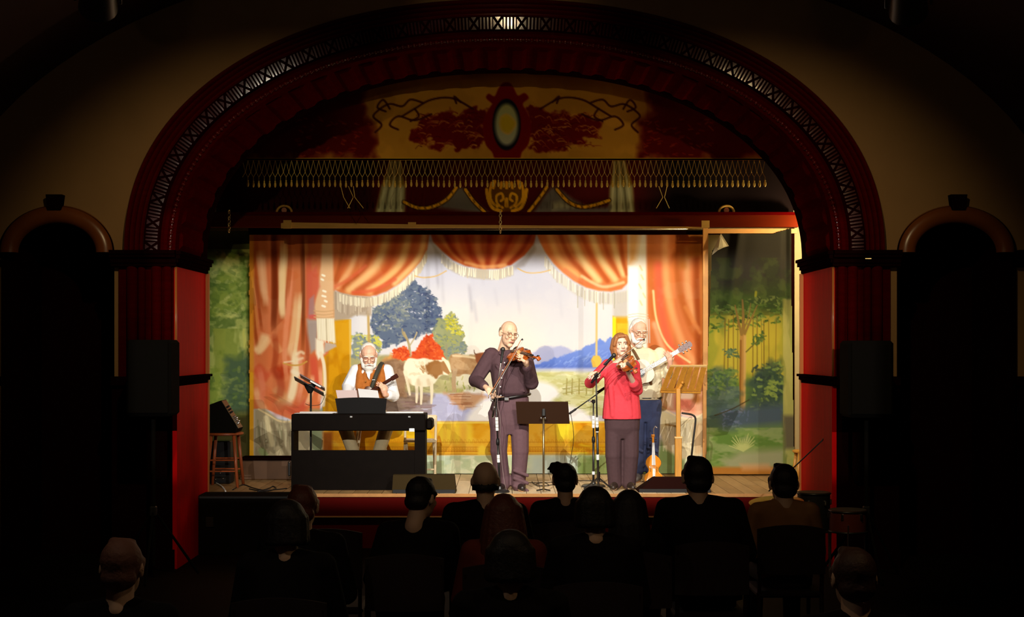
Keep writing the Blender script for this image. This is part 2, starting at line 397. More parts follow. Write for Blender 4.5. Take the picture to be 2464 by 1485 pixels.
# ---------------------------------------------------------------- stage
SBACK = 4.75
M_RED = mat('stage_front_red', (.07, .002, .0012), rough=.6, spec=.03, var=.3, scale=4, stretch=(.3, 1, 1))
sf = struct('stage_floor', MB().bb(-4.3, 4.3, STAGE_Y+.02, SBACK, STAGE_Z-.12, STAGE_Z-.022), M_DARKW)
tag(sf, 'tan plank floor of the stage')
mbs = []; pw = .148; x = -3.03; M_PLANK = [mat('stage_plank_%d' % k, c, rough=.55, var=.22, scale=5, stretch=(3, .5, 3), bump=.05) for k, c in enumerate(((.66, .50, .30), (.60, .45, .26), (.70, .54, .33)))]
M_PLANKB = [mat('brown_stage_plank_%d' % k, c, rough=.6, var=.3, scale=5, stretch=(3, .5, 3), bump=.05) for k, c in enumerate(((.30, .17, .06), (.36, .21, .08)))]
k = 0
while x < 3.02:
    cut = STAGE_Y+random.choice((.5, .9, 1.3, 1.7, 2.1)); x1 = min(x+pw, 3.03)
    for y0, y1 in ((STAGE_Y, cut), (cut, SBACK)):
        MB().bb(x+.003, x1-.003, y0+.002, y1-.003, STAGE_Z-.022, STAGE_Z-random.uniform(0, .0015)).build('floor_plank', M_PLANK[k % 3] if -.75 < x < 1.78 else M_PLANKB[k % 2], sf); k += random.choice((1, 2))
    x += pw
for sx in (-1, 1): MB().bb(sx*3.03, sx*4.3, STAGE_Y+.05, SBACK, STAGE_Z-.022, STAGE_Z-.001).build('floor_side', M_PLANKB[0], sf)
st = struct('stage_front', MB().bb(-A0, A0, STAGE_Y, STAGE_Y+.03, .33, STAGE_Z-.0225).bb(-A0, A0, STAGE_Y+.01, STAGE_Y+.03, 0, .24), M_RED)
tag(st, 'dark red painted board front of the stage')
MB().bb(-A0, A0, STAGE_Y-.02, STAGE_Y+.03, .318, .33).build('ledge', mat('ledge_wood', (.5, .25, .1), rough=.45), st)
MB().bb(-A0, A0, STAGE_Y-.012, STAGE_Y, STAGE_Z-.035, STAGE_Z-.002).build('nosing', mat('nosing_wood', (.45, .2, .05), rough=.45, var=.4, scale=10), st)
MB().bb(-A0, A0, STAGE_Y+.005, STAGE_Y+.02, .24, .318).build('kick_board', M_DARKW, st)
M_STW = mat('cream_stage_wall', (.72, .6, .33), rough=.85, var=.1, scale=3)
struct('wall_stage_back', MB().bb(-4.3, 4.3, SBACK, SBACK+.1, 0, 5.6), M_STW)
struct('wall_stage_left', MB().bb(-4.4, -4.3, .95, SBACK, 0, 5.6), M_DARKW)
struct('wall_stage_right', MB().bb(4.3, 4.4, .95, SBACK, 0, 5.6), M_STW)
struct('ceiling_stage', MB().bb(-4.4, 4.4, .05, SBACK, 5.6, 5.7), M_DARKW)
# header beam over the stage, with lath and batten pipe
hb = MB().bb(-3.45, 3.33, 2.86, 2.98, 3.415, 3.585).build('header_beam', mat('header_beam_wood', (.085, .008, .001), rough=.5, spec=.02, var=.35, scale=4, stretch=(.3, 2, 2)))
tag(hb, 'long red brown timber beam hung above the painted backdrop', 'beam')
MB().bb(-3.0, 3.3, 2.84, 2.865, 3.55, 3.582).build('top_strip', M_MAHOG, hb)
la = thing('lath', 'thin tan wooden lath fixed along the bottom of the header beam', 'lath', W(1190, 545, 2.82))
MB().prism([(W(676, 549, 2.8).x, W(676, 549, 2.8).z), (W(1700, 549, 2.8).x, W(1700, 549, 2.8).z), (W(1700, 546, 2.8).x, W(1700, 546, 2.8).z), (W(1000, 540, 2.8).x, W(1000, 540, 2.8).z), (W(690, 535, 2.8).x, W(690, 535, 2.8).z), (W(676, 537, 2.8).x, W(676, 537, 2.8).z)], 2.80, 2.83).build('strip', M_TAN, la)
for x0, x1, y0, y1 in ((682, 701, 530, 550), (982, 1001, 535, 546), (1688, 1707, 531, 548)):
    a, b = W(x0, y1, 2.79), W(x1, y0, 2.79); MB().bb(a.x, b.x, 2.78, 2.80, a.z, b.z).build('cleat', M_TAN, la)
a = W(598, 552, 3.36)
pb = MB().tube([(a.x, 3.36, a.z), (3.35, 3.36, a.z+.004)], .016, 10).build('batten_pipe', mat('dull_steel_pipe', (.45, .38, .28), rough=.25, metal=.9), None, smooth=True)
tag(pb, 'thin metal batten pipe carrying the painted backdrop', 'pipe')
MB().bb(a.x, 3.35, 3.35, 3.39, a.z-.06, a.z-.015).build('batten_board', M_DARKW, pb)
# chains
def torus(c, R, r, ax, sc=1.5, n=12, m=6):
    mb = MB(); u = ax; pts = [Vector(c)+Vector(u)*math.cos(2*PI*k/n)*R+Vector((0, 0, 1))*math.sin(2*PI*k/n)*R*sc for k in range(n)]
    return mb.tube(pts, r, m, closed=True)
for px, y0, y1, yy, lab in ((551, 506, 560, 2.78, 'short hanging chain near the left end of the header beam'), (1204, 508, 562, 2.76, 'hanging chain at the middle of the header beam')):
    top, bot = W(px, y0, yy), W(px, y1, yy); t = thing('hanging_chain', lab, 'chain', bot, group='chains hanging over the stage')
    n = int((top.z-bot.z)/.036)
    MB().tube([(top.x, yy-.01, top.z-.012), (top.x, yy+.02, top.z+.006), (top.x, 2.865, top.z+.006)], .006, 6).build('hook', M_BRASS, t)
    for k in range(n):
        z = bot.z+.02+k*.036; torus((top.x, yy, z), .013, .0042, (1, 0, 0) if k % 2 else (.5, .86, 0)).build('link', mat('chain_metal', (.6, .45, .2), rough=.35, metal=.8), t, smooth=True)
# pulleys sitting on the beam
for px, lab in ((684, 'small ring pulley on the left part of the header beam'), (1748, 'small ring pulley on the right part of the header beam')):
    c = W(px, 510, 2.92); t = thing('pulley', lab, 'pulley', (c.x, 2.92, 3.585), group='pulleys on the header beam')
    MB().tube([(c.x+.085*math.cos(a), 2.92, 3.585+.075*math.sin(a)) for a in np.linspace(0, PI, 15)], .014, 8).build('rim', M_TAN, t, smooth=True)
    MB().lathe([(.03, -.012), (.03, .012)], (c.x, 2.92, 3.61), 12, Matrix.Rotation(PI/2, 3, 'X')).build('hub', M_REDOAK, t)
# ================================================================== PAINTED CLOTHS (painter works in photo pixels, result is colour on the cloth's own vertices)
_rng = np.random.RandomState(3)
_LAT = _rng.rand(256, 256)
def vnoise(x, y):
    xi = np.floor(x).astype(int); yi = np.floor(y).astype(int); fx = x-xi; fy = y-yi
    fx = fx*fx*(3-2*fx); fy = fy*fy*(3-2*fy)
    a = _LAT[yi % 256, xi % 256]; b = _LAT[yi % 256, (xi+1) % 256]; c = _LAT[(yi+1) % 256, xi % 256]; d = _LAT[(yi+1) % 256, (xi+1) % 256]
    return a*(1-fx)*(1-fy)+b*fx*(1-fy)+c*(1-fx)*fy+d*fx*fy
def fbm(x, y, o=4):
    s = 0; a = .5; n = 0
    for k in range(o): s = s+a*vnoise(x+17.3*k, y+9.1*k); n += a; a *= .5; x = x*2.03; y = y*2.03
    return s/n
class Painter:
    def __init__(s, x0, x1, y0, y1, step, bg):
        s.nx = int(round((x1-x0)/step))+1; s.ny = int(round((y1-y0)/step))+1
        s.xs = np.linspace(x0, x1, s.nx); s.ys = np.linspace(y0, y1, s.ny); s.X, s.Y = np.meshgrid(s.xs, s.ys)
        s.img = np.zeros((s.ny, s.nx, 3)); s.img[:] = bg
    def win(s, x0, x1, y0, y1):
        i0, i1 = np.searchsorted(s.xs, (x0, x1)); j0, j1 = np.searchsorted(s.ys, (y0, y1)); return slice(j0, j1), slice(i0, i1)
    def put(s, w, m, col):
        m = m[..., None]; s.img[w] = s.img[w]*(1-m)+np.array(col, float)*m
    def segdist(s, X, Y, pts, closed):
        P = np.array(pts, float); Q = np.roll(P, -1, 0) if closed else P[1:]; A = P if closed else P[:-1]
        best = np.full(X.shape, 1e9); bt = np.zeros(X.shape); n = len(A)
        for i in range(n):
            ax, ay = A[i]; dx, dy = Q[i]-A[i]; L = dx*dx+dy*dy+1e-9
            t = np.clip(((X-ax)*dx+(Y-ay)*dy)/L, 0, 1); d = np.hypot(X-ax-t*dx, Y-ay-t*dy)
            k = d < best; best = np.where(k, d, best); bt = np.where(k, (i+t)/n, bt)
        return best, bt
    def poly(s, pts, col, soft=1.5, alpha=1., rag=0., rf=.15, ro=3, smooth=False, col2=None, gdir=None):
        if smooth: pts = [tuple(p) for p in crom(list(pts)+[pts[0]], 5)[:-1]]
        xs = [p[0] for p in pts]; ys = [p[1] for p in pts]; pad = soft+rag+2
        w = s.win(min(xs)-pad, max(xs)+pad, min(ys)-pad, max(ys)+pad); X, Y = s.X[w], s.Y[w]
        if X.size == 0: return
        d, _ = s.segdist(X, Y, pts, True); ins = np.zeros(X.shape, bool); n = len(pts)
        for i in range(n):
            (x1, y1), (x2, y2) = pts[i], pts[(i+1) % n]
            if y1 == y2: continue
            c = ((y1 > Y) != (y2 > Y)) & (X < (x2-x1)*(Y-y1)/(y2-y1)+x1); ins ^= c
        sd = np.where(ins, d, -d)
        if rag: sd = sd+rag*(fbm(X*rf+pts[0][0], Y*rf, ro)-.5)*2.4
        m = np.clip(.5+sd/(2*soft), 0, 1)*alpha
        if col2 is not None:
            ax = (Y-min(ys))/(max(ys)-min(ys)+1e-6) if gdir != 'x' else (X-min(xs))/(max(xs)-min(xs)+1e-6)
            cc = np.array(col, float)*(1-ax[..., None])+np.array(col2, float)*ax[..., None]
            m = m[..., None]; s.img[w] = s.img[w]*(1-m)+cc*m
        else: s.put(w, m, col)
    def stroke(s, pts, w0, col, w1=None, soft=None, alpha=1., curve=True, fade=False):
        w1 = w0 if w1 is None else w1; soft = max(1., .5*max(w0, w1)) if soft is None else soft
        if curve and len(pts) > 2: pts = [tuple(p) for p in crom(pts, 6)]
        xs = [p[0] for p in pts]; ys = [p[1] for p in pts]; pad = max(w0, w1)+soft+2
        w = s.win(min(xs)-pad, max(xs)+pad, min(ys)-pad, max(ys)+pad); X, Y = s.X[w], s.Y[w]
        if X.size == 0: return
        d, t = s.segdist(X, Y, pts, False); ww = (w0+(w1-w0)*t)/2
        m = np.clip(.5+(ww-d)/soft, 0, 1); m = m*m*(3-2*m)*alpha
        if fade: m = m*np.clip(np.sin(PI*np.clip(t, 0, 1))*1.6, 0, 1)
        s.put(w, m, col)
    def mottle(s, box, cols, f, alpha=.5, thr=.5, soft=.08, fy=None, seed=0):
        w = s.win(*box); X, Y = s.X[w], s.Y[w]
        for k, c in enumerate(cols):
            n = fbm(X*f+31*k+seed, Y*(fy or f)+57*k+seed, 4); s.put(w, np.clip((n-thr)/soft, 0, 1)*alpha, c)
    def leaves(s, poly, n, cols, r=(2, 4), rng=None, alpha=.9):
        rng = rng or random.Random(5); P = np.array(poly); x0, y0 = P.min(0); x1, y1 = P.max(0); k = 0; tries = 0
        while k < n and tries < n*8:
            tries += 1; x = rng.uniform(x0, x1); y = rng.uniform(y0, y1); ins = False
            for i in range(len(P)):
                (a, b), (c, d) = P[i], P[(i+1) % len(P)]
                if (b > y) != (d > y) and x < (c-a)*(y-b)/(d-b)+a: ins = not ins
            if not ins: continue
            k += 1; q = rng.uniform(*r); an = rng.uniform(0, PI); s.stroke([(x-q*math.cos(an), y-q*math.sin(an)*.6), (x+q*math.cos(an), y+q*math.sin(an)*.6)], q, rng.choice(cols), soft=1.4, alpha=alpha, curve=False)
    def cloth(s, name, y, parent=None, wave=None, keep=None, thick=.004, mname=None):
        k = (y-CAM_Y)/F_PX; Xw = (s.X-VX)*k; Zw = CAM_Z-(s.Y-VY)*k; Yw = np.full(s.X.shape, float(y))
        if wave is not None: Yw = Yw+wave(s.X, s.Y)
        V = np.stack([Xw, Yw, Zw], -1).reshape(-1, 3); idx = np.arange(s.nx*s.ny).reshape(s.ny, s.nx)
        F = np.stack([idx[:-1, :-1], idx[1:, :-1], idx[1:, 1:], idx[:-1, 1:]], -1).reshape(-1, 4)
        if keep is not None:
            K = keep(s.X, s.Y); kk = (K[:-1, :-1] & K[1:, :-1] & K[1:, 1:] & K[:-1, 1:]).reshape(-1); F = F[kk]
        off = OFF.get(parent.name, Vector((0, 0, 0))) if parent else Vector((0, 0, 0)); V = V-np.array(off)
        me = bpy.data.meshes.new(name); me.vertices.add(len(V)); me.vertices.foreach_set('co', V.ravel().astype(np.float32))
        me.loops.add(F.size); me.loops.foreach_set('vertex_index', F.ravel().astype(np.int32)); me.polygons.add(len(F))
        me.polygons.foreach_set('loop_start', np.arange(0, F.size, 4, dtype=np.int32)); me.polygons.foreach_set('use_smooth', np.ones(len(F), bool))
        me.update(calc_edges=True); me.validate()
        c = np.clip(s.img, 0, 255)/255; c = np.where(c <= .04045, c/12.92, ((c+.055)/1.055)**2.4)
        at = me.color_attributes.new('paint', 'FLOAT_COLOR', 'POINT'); rgba = np.ones((len(V), 4), np.float32); rgba[:, :3] = c.reshape(-1, 3); at.data.foreach_set('color', rgba.ravel())
        me.materials.append(paint_mat(mname or name+'_paint')); o = bpy.data.objects.new(name, me); C.objects.link(o)
        if parent: o.parent = parent; OFF[o.name] = off
        return o
R1 = random.Random(11)
# ---------------------------------------------------------------- the big painted backdrop
p = Painter(597, 1703, 556, 1143, 1.6, (203, 204, 219))
# sky and glow
p.poly([(830, 700), (1500, 700), (1500, 900), (830, 900)], (226, 224, 224), soft=40, alpha=.85)
p.poly([(1080, 760), (1280, 740), (1300, 880), (1090, 880)], (236, 228, 214), soft=40, alpha=.75)
for x, y0, y1, a in ((1047, 580, 700, .5), (1060, 600, 740, .25), (1128, 680, 755, .55), (1140, 720, 780, .4), (1190, 690, 740, .2), (1243, 680, 760, .25), (1345, 690, 770, .12), (1010, 600, 680, .25), (1155, 600, 690, .2)):
    p.stroke([(x, y0), (x+4, (y0+y1)/2), (x+8, y1)], 7, (168, 166, 178), soft=9, alpha=a, fade=True)
p.poly([(1140, 600), (1400, 600), (1400, 770), (1140, 770)], (196, 197, 212), soft=50, alpha=.5)
# mountains, lake, meadow
p.poly([(1262, 888), (1278, 852), (1296, 838), (1311, 831), (1330, 835), (1350, 832), (1372, 842), (1400, 862), (1420, 888)], (172, 178, 216), soft=3, rag=3, rf=.1)
p.poly([(1270, 890), (1285, 880), (1306, 872), (1325, 865), (1350, 858), (1377, 849), (1395, 842), (1412, 830), (1428, 826), (1444, 815), (1456, 822), (1470, 813), (1500, 820), (1500, 890)], (118, 148, 226), soft=2, rag=4, rf=.12, col2=(92, 122, 212))
for k in range(70):
    x = R1.uniform(1300, 1490); y0 = 890-(x-1270)*.28; y = R1.uniform(max(y0, 822), 884)
    p.stroke([(x, y), (x-R1.uniform(6, 16), y+R1.uniform(5, 12))], 2.2, R1.choice([(150, 178, 238), (84, 110, 200), (135, 165, 235)]), soft=2, alpha=.55, curve=False)
p.poly([(1262, 878), (1500, 878), (1500, 890), (1262, 890)], (86, 112, 200), soft=4, alpha=.6)
p.poly([(1180, 886), (1500, 886), (1500, 905), (1180, 905)], (178, 186, 226), soft=3)
p.poly([(1180, 896), (1330, 892), (1500, 900), (1500, 1000), (1180, 1000)], (222, 222, 170), soft=6)
p.mottle((1260, 1500, 895, 1000), [(200, 206, 140), (232, 228, 190), (190, 186, 110)], .03, alpha=.5, fy=.12)
p.poly([(1262, 922), (1300, 918), (1335, 930), (1345, 950), (1330, 968), (1390, 980), (1420, 1005), (1430, 1018), (1180, 1018), (1180, 930)], (240, 240, 240), soft=6, smooth=True)
for k in range(26):
    x = R1.uniform(1352, 1440); y = R1.uniform(915, 985); p.stroke([(x, y), (x+R1.uniform(8, 22), y-R1.uniform(-3, 5))], 1.8, R1.choice([(176, 168, 92), (150, 150, 80), (196, 186, 120)]), soft=1.6, alpha=.8, curve=False)
for x in (1364, 1377, 1394, 1412, 1428): p.stroke([(x, 912), (x-1, 948)], 3, (168, 156, 84), soft=1.6, curve=False)
for y in (922, 934, 944): p.stroke([(1355, y+3), (1395, y-4), (1440, y-2)], 2, (168, 160, 90), soft=1.4, alpha=.8)
# pasture, water
p.poly([(835, 855), (1228, 855), (1228, 950), (835, 950)], (178, 172, 118), soft=4)
p.mottle((835, 1200, 880, 950), [(150, 150, 86), (205, 200, 150), (140, 132, 96)], .03, alpha=.5, fy=.1)
p.poly([(1090, 880), (1228, 880), (1228, 940), (1095, 930)], (232, 226, 205), soft=8, alpha=.8)
p.poly([(1118, 938), (1228, 930), (1228, 958), (1110, 955)], (238, 236, 226), soft=4)
for k in range(22):
    x = R1.uniform(1070, 1150); y = R1.uniform(914, 944); p.stroke([(x, y), (x+R1.uniform(-4, 4), y-R1.uniform(4, 10))], 1.8, R1.choice([(140, 150, 70), (120, 128, 66), (180, 176, 100)]), soft=1.4, curve=False)
p.poly([(835, 945), (1228, 948), (1228, 1018), (835, 1018)], (190, 192, 226), soft=3)
p.mottle((835, 1200, 950, 1018), [(205, 208, 236), (172, 174, 212)], .02, alpha=.5, fy=.07)
p.poly([(840, 944), (985, 946), (1045, 952), (1030, 972), (985, 986), (930, 998), (840, 990)], (134, 112, 96), soft=5, rag=6, rf=.05)
p.mottle((840, 1040, 948, 1000), [(104, 84, 74), (168, 146, 130)], .035, alpha=.5, fy=.12)
p.poly([(1070, 946), (1160, 946), (1175, 955), (1140, 978), (1112, 988), (1092, 972)], (196, 150, 112), soft=4, rag=5, rf=.08)
for k in range(16): y = R1.uniform(948, 980); x = R1.uniform(1080, 1130); p.stroke([(x, y), (x+R1.uniform(14, 40), y+R1.uniform(-1, 1))], 2, R1.choice([(170, 116, 80), (214, 178, 146), (150, 96, 66)]), soft=1.6, alpha=.8, curve=False)
p.poly([(1125, 1000), (1160, 962), (1235, 950), (1235, 1018), (1120, 1018)], (240, 238, 236), soft=8)
for k in range(14): y = R1.uniform(965, 1000); x = R1.uniform(960, 1030); p.stroke([(x, y), (x+R1.uniform(16, 40), y)], 2, R1.choice([(112, 84, 80), (150, 120, 120)]), soft=1.6, alpha=.7, curve=False)
# big slate tree
TREE = [(987, 668), (1005, 684), (1018, 688), (1034, 697), (1036, 708), (1053, 719), (1050, 730), (1062, 742), (1060, 755), (1068, 768), (1056, 783), (1038, 791), (1040, 800), (1017, 804), (994, 814), (975, 822), (953, 829), (938, 836), (922, 838), (920, 816), (908, 806), (894, 796), (889, 773), (897, 750), (902, 738), (922, 726), (943, 714), (958, 700), (976, 686)]
p.poly(TREE, (96, 110, 134), soft=1.6, rag=8, rf=.11, ro=4)
p.leaves(TREE, 260, [(84, 98, 126), (112, 126, 142), (72, 84, 116), (130, 140, 146)], (2, 4.5), R1)
p.leaves([(895, 745), (960, 705), (990, 720), (980, 780), (920, 800), (893, 780)], 120, [(128, 138, 136), (146, 152, 142), (108, 120, 128)], (2, 5), R1)
p.leaves([(1000, 690), (1040, 705), (1064, 750), (1060, 780), (1020, 795), (1020, 720)], 120, [(62, 74, 108), (74, 88, 122), (86, 102, 134)], (2, 4), R1)
p.leaves([(1000, 695), (1030, 705), (1060, 760), (1000, 770), (930, 800), (900, 780)], 26, [(206, 206, 220)], (1.2, 2.4), R1)
p.stroke([(972, 800), (984, 830), (987, 866)], 5, (176, 158, 116), w1=6, soft=2); p.stroke([(986, 832), (998, 812), (1003, 800)], 3, (188, 170, 128), soft=1.6); p.stroke([(982, 820), (970, 805), (968, 792)], 3, (168, 150, 108), soft=1.6)
# bushes and small trees
G = [(1042, 790), (1052, 772), (1066, 764), (1076, 758), (1086, 752), (1098, 762), (1104, 780), (1114, 796), (1120, 808), (1112, 820), (1127, 832), (1120, 846), (1100, 852), (1080, 866), (1060, 866), (1048, 840)]
p.poly(G, (150, 156, 112), soft=1.6, rag=7, rf=.12)
p.leaves(G, 90, [(128, 140, 108), (166, 166, 88), (112, 126, 118)], (2, 4.5), R1)
p.leaves([(1066, 766), (1092, 752), (1104, 780), (1116, 805), (1080, 800)], 70, [(196, 190, 60), (176, 172, 48), (206, 200, 90)], (2, 4), R1)
p.leaves([(1095, 820), (1127, 830), (1118, 850), (1090, 862), (1064, 855)], 50, [(118, 132, 132), (136, 146, 132)], (2, 4), R1); p.stroke([(1074, 830), (1075, 866)], 4, (150, 146, 116), soft=2)
for q in ([(985, 866), (992, 846), (1006, 836), (1014, 820), (1028, 806), (1040, 803), (1050, 824), (1062, 838), (1072, 862), (1060, 868)], [(936, 868), (944, 852), (946, 840), (962, 838), (974, 832), (984, 846), (988, 868)]):
    p.poly(q, (216, 84, 40), soft=1.5, rag=5, rf=.16); p.leaves(q, 60, [(234, 112, 60), (200, 64, 34), (226, 96, 40)], (2, 3.5), R1)
p.poly([(920, 870), (940, 850), (952, 868)], (226, 168, 96), soft=3, rag=4); p.poly([(846, 822), (852, 806), (860, 800), (872, 806), (886, 812), (905, 806), (916, 822), (918, 850), (904, 862), (850, 866)], (132, 144, 138), soft=2, rag=7, rf=.12)
p.leaves([(842, 815), (855, 798), (880, 808), (915, 806), (916, 850), (850, 860)], 80, [(190, 190, 88), (206, 204, 120), (110, 126, 130), (160, 168, 110)], (2, 5), R1)
p.leaves([(900, 808), (920, 812), (916, 832), (900, 828)], 22, [(208, 204, 84)], (2, 4), R1)
p.stroke([(886, 750), (888, 830)], 6, (190, 158, 92), soft=2.5, alpha=.9)
p.poly([(918, 872), (930, 866), (960, 866), (978, 874), (976, 955), (918, 955)], (150, 116, 86), soft=4, rag=5, rf=.06); p.mottle((918, 978, 870, 955), [(124, 92, 68), (172, 138, 108)], .06, alpha=.5)
# cows
p.poly([(1080, 866), (1085, 855), (1100, 851), (1120, 856), (1140, 858), (1155, 850), (1172, 848), (1180, 860), (1170, 880), (1160, 897), (1138, 903), (1118, 899), (1104, 906), (1090, 900)], (176, 138, 96), soft=1.6, smooth=True)
p.mottle((1085, 1165, 853, 900), [(150, 108, 70), (204, 172, 130)], .05, alpha=.55); p.stroke([(1090, 856), (1120, 858), (1145, 862)], 5, (222, 200, 160), soft=4)
for x in (1098, 1093): p.stroke([(x, 890), (x-4, 915), (x-2, 942)], 6, (182, 152, 116), w1=4, soft=1.6)
p.stroke([(1150, 895), (1148, 930)], 5, (160, 122, 86), soft=1.6)
p.poly([(1143, 852), (1158, 849), (1170, 852), (1168, 872), (1156, 880), (1146, 870)], (136, 76, 46), soft=1.5, smooth=True); p.stroke([(1147, 853), (1142, 850), (1141, 843)], 2.4, (112, 76, 56), soft=1.3); p.stroke([(1165, 853), (1169, 849), (1168, 843)], 2.4, (112, 76, 56), soft=1.3)
p.poly([(973, 900), (971, 884), (976, 870), (985, 862), (1004, 864), (1022, 862), (1042, 867), (1062, 866), (1078, 868), (1084, 886), (1080, 902), (1066, 902), (1056, 908), (1046, 922), (1028, 931), (1008, 930), (990, 926), (980, 914)], (244, 236, 208), soft=1.5, smooth=True)
p.poly([(1022, 880), (1030, 870), (1046, 867), (1060, 872), (1070, 880), (1064, 900), (1050, 910), (1036, 904), (1024, 892)], (158, 108, 58), soft=2, rag=4, rf=.1)
p.poly([(1060, 872), (1068, 868), (1084, 896), (1080, 902), (1070, 896), (1062, 890)], (166, 118, 70), soft=1.5); p.stroke([(1066, 863), (1074, 872), (1084, 894)], 7, (246, 236, 200), w1=4, soft=1.8)
p.stroke([(975, 895), (980, 918), (986, 950)], 10, (240, 228, 196), w1=5, soft=1.8)
for x, y1 in ((1002, 968), (1013, 972), (1038, 970)): p.stroke([(x, 922), (x+1, 945), (x, y1)], 9, (240, 228, 198), w1=5, soft=1.8)
for x in (1006, 1030, 985): p.stroke([(x, 915), (x+2, 925)], 8, (206, 180, 140), soft=6, alpha=.5)
p.mottle((984, 1022, 868, 905), [(206, 190, 150)], .12, alpha=.5, thr=.56)
for k in range(16): x = R1.uniform(1010, 1020); y = R1.uniform(880, 896); p.stroke([(x, y), (x+2, y+2)], 2.5, (170, 120, 70), soft=1.4, curve=False, alpha=.7)
# ochre pilasters, golden base
p.poly([(776, 855), (780, 768), (840, 768), (845, 1020), (776, 1020)], (206, 142, 6), soft=1.5); p.mottle((778, 846, 768, 1020), [(190, 122, 0), (222, 164, 20)], .02, alpha=.6, fy=.01)
p.stroke([(788, 860), (786, 1015)], 7, (170, 110, 20), soft=6, alpha=.6); p.stroke([(842, 770), (845, 1000)], 3, (226, 186, 80), soft=1.6)
p.poly([(1474, 760), (1512, 760), (1512, 1020), (1474, 1020)], (214, 160, 20), soft=1.5); p.poly([(1474, 762), (1482, 762), (1482, 1020), (1474, 1020)], (238, 230, 40), soft=1.5); p.poly([(1484, 778), (1512, 778), (1512, 860), (1484, 860)], (226, 188, 44), soft=2)
p.stroke([(1436, 705), (1435, 858)], 5, (214, 190, 126), soft=2.2); p.poly([(1428, 856), (1442, 856), (1448, 866), (1444, 884), (1426, 884), (1422, 866)], (226, 184, 70), soft=1.6)
p.poly([(770, 1014), (1560, 1014), (1560, 1096), (770, 1096)], (226, 160, 22), soft=1.8)
p.mottle((770, 1560, 1016, 1096), [(242, 206, 40), (206, 128, 14), (238, 186, 60)], .012, alpha=.75, thr=.47, fy=.02)
for x in (1062, 1080, 1100, 1130, 1350, 1375): p.stroke([(x, 1024), (x, 1060)], 14, (242, 212, 50), soft=14, alpha=.7)
p.poly([(1340, 1020), (1372, 1020), (1370, 1052), (1345, 1056)], (242, 222, 50), soft=8, alpha=.9)
p.stroke([(770, 1018), (1560, 1016)], 3, (244, 216, 90), soft=1.5)
for y, a in ((1064, .5), (1076, .7), (1082, .5), (1093, .7)): p.stroke([(770, y), (1560, y)], 1.8, (180, 108, 14), soft=1.5, alpha=a, curve=False)
for x in np.arange(806, 1548, 6.5):
    p.stroke([(x, 1086), (x+2.6, 1086)], 4, (186, 112, 20), soft=1.5, alpha=.75, curve=False); p.stroke([(x, 1079), (x+2.4, 1079)], 2.4, (190, 118, 20), soft=1.4, alpha=.6, curve=False)
for x in np.arange(806, 1548, 10): p.stroke([(x, 1066), (x+2, 1058), (x+5, 1060), (x+7, 1066)], 1.8, (196, 126, 14), soft=1.6, alpha=.35)
p.stroke([(1050, 1072), (1056, 1050), (1062, 1072)], 4, (206, 130, 20), soft=2); p.poly([(1150, 1076), (1160, 1070), (1174, 1078), (1176, 1094), (1150, 1096)], (240, 200, 60), soft=3)
p.poly([(590, 1096), (1710, 1096), (1710, 1150), (590, 1150)], (206, 214, 176), soft=3); p.mottle((760, 1640, 1097, 1150), [(186, 204, 180), (222, 222, 188), (170, 184, 140)], .02, alpha=.7, fy=.04)
p.poly([(1276, 1098), (1400, 1098), (1400, 1150), (1276, 1150)], (190, 204, 192), soft=10); p.poly([(1395, 1096), (1640, 1096), (1640, 1150), (1390, 1150)], (128, 146, 84), soft=10); p.mottle((1390, 1620, 1096, 1150), [(108, 128, 64), (148, 160, 100)], .04, alpha=.6)
p.mottle((1040, 1180, 1104, 1144), [(170, 186, 140)], .05, alpha=.5, thr=.52)
p.poly([(1590, 1060), (1640, 1060), (1650, 1150), (1570, 1150)], (126, 146, 88), soft=6)
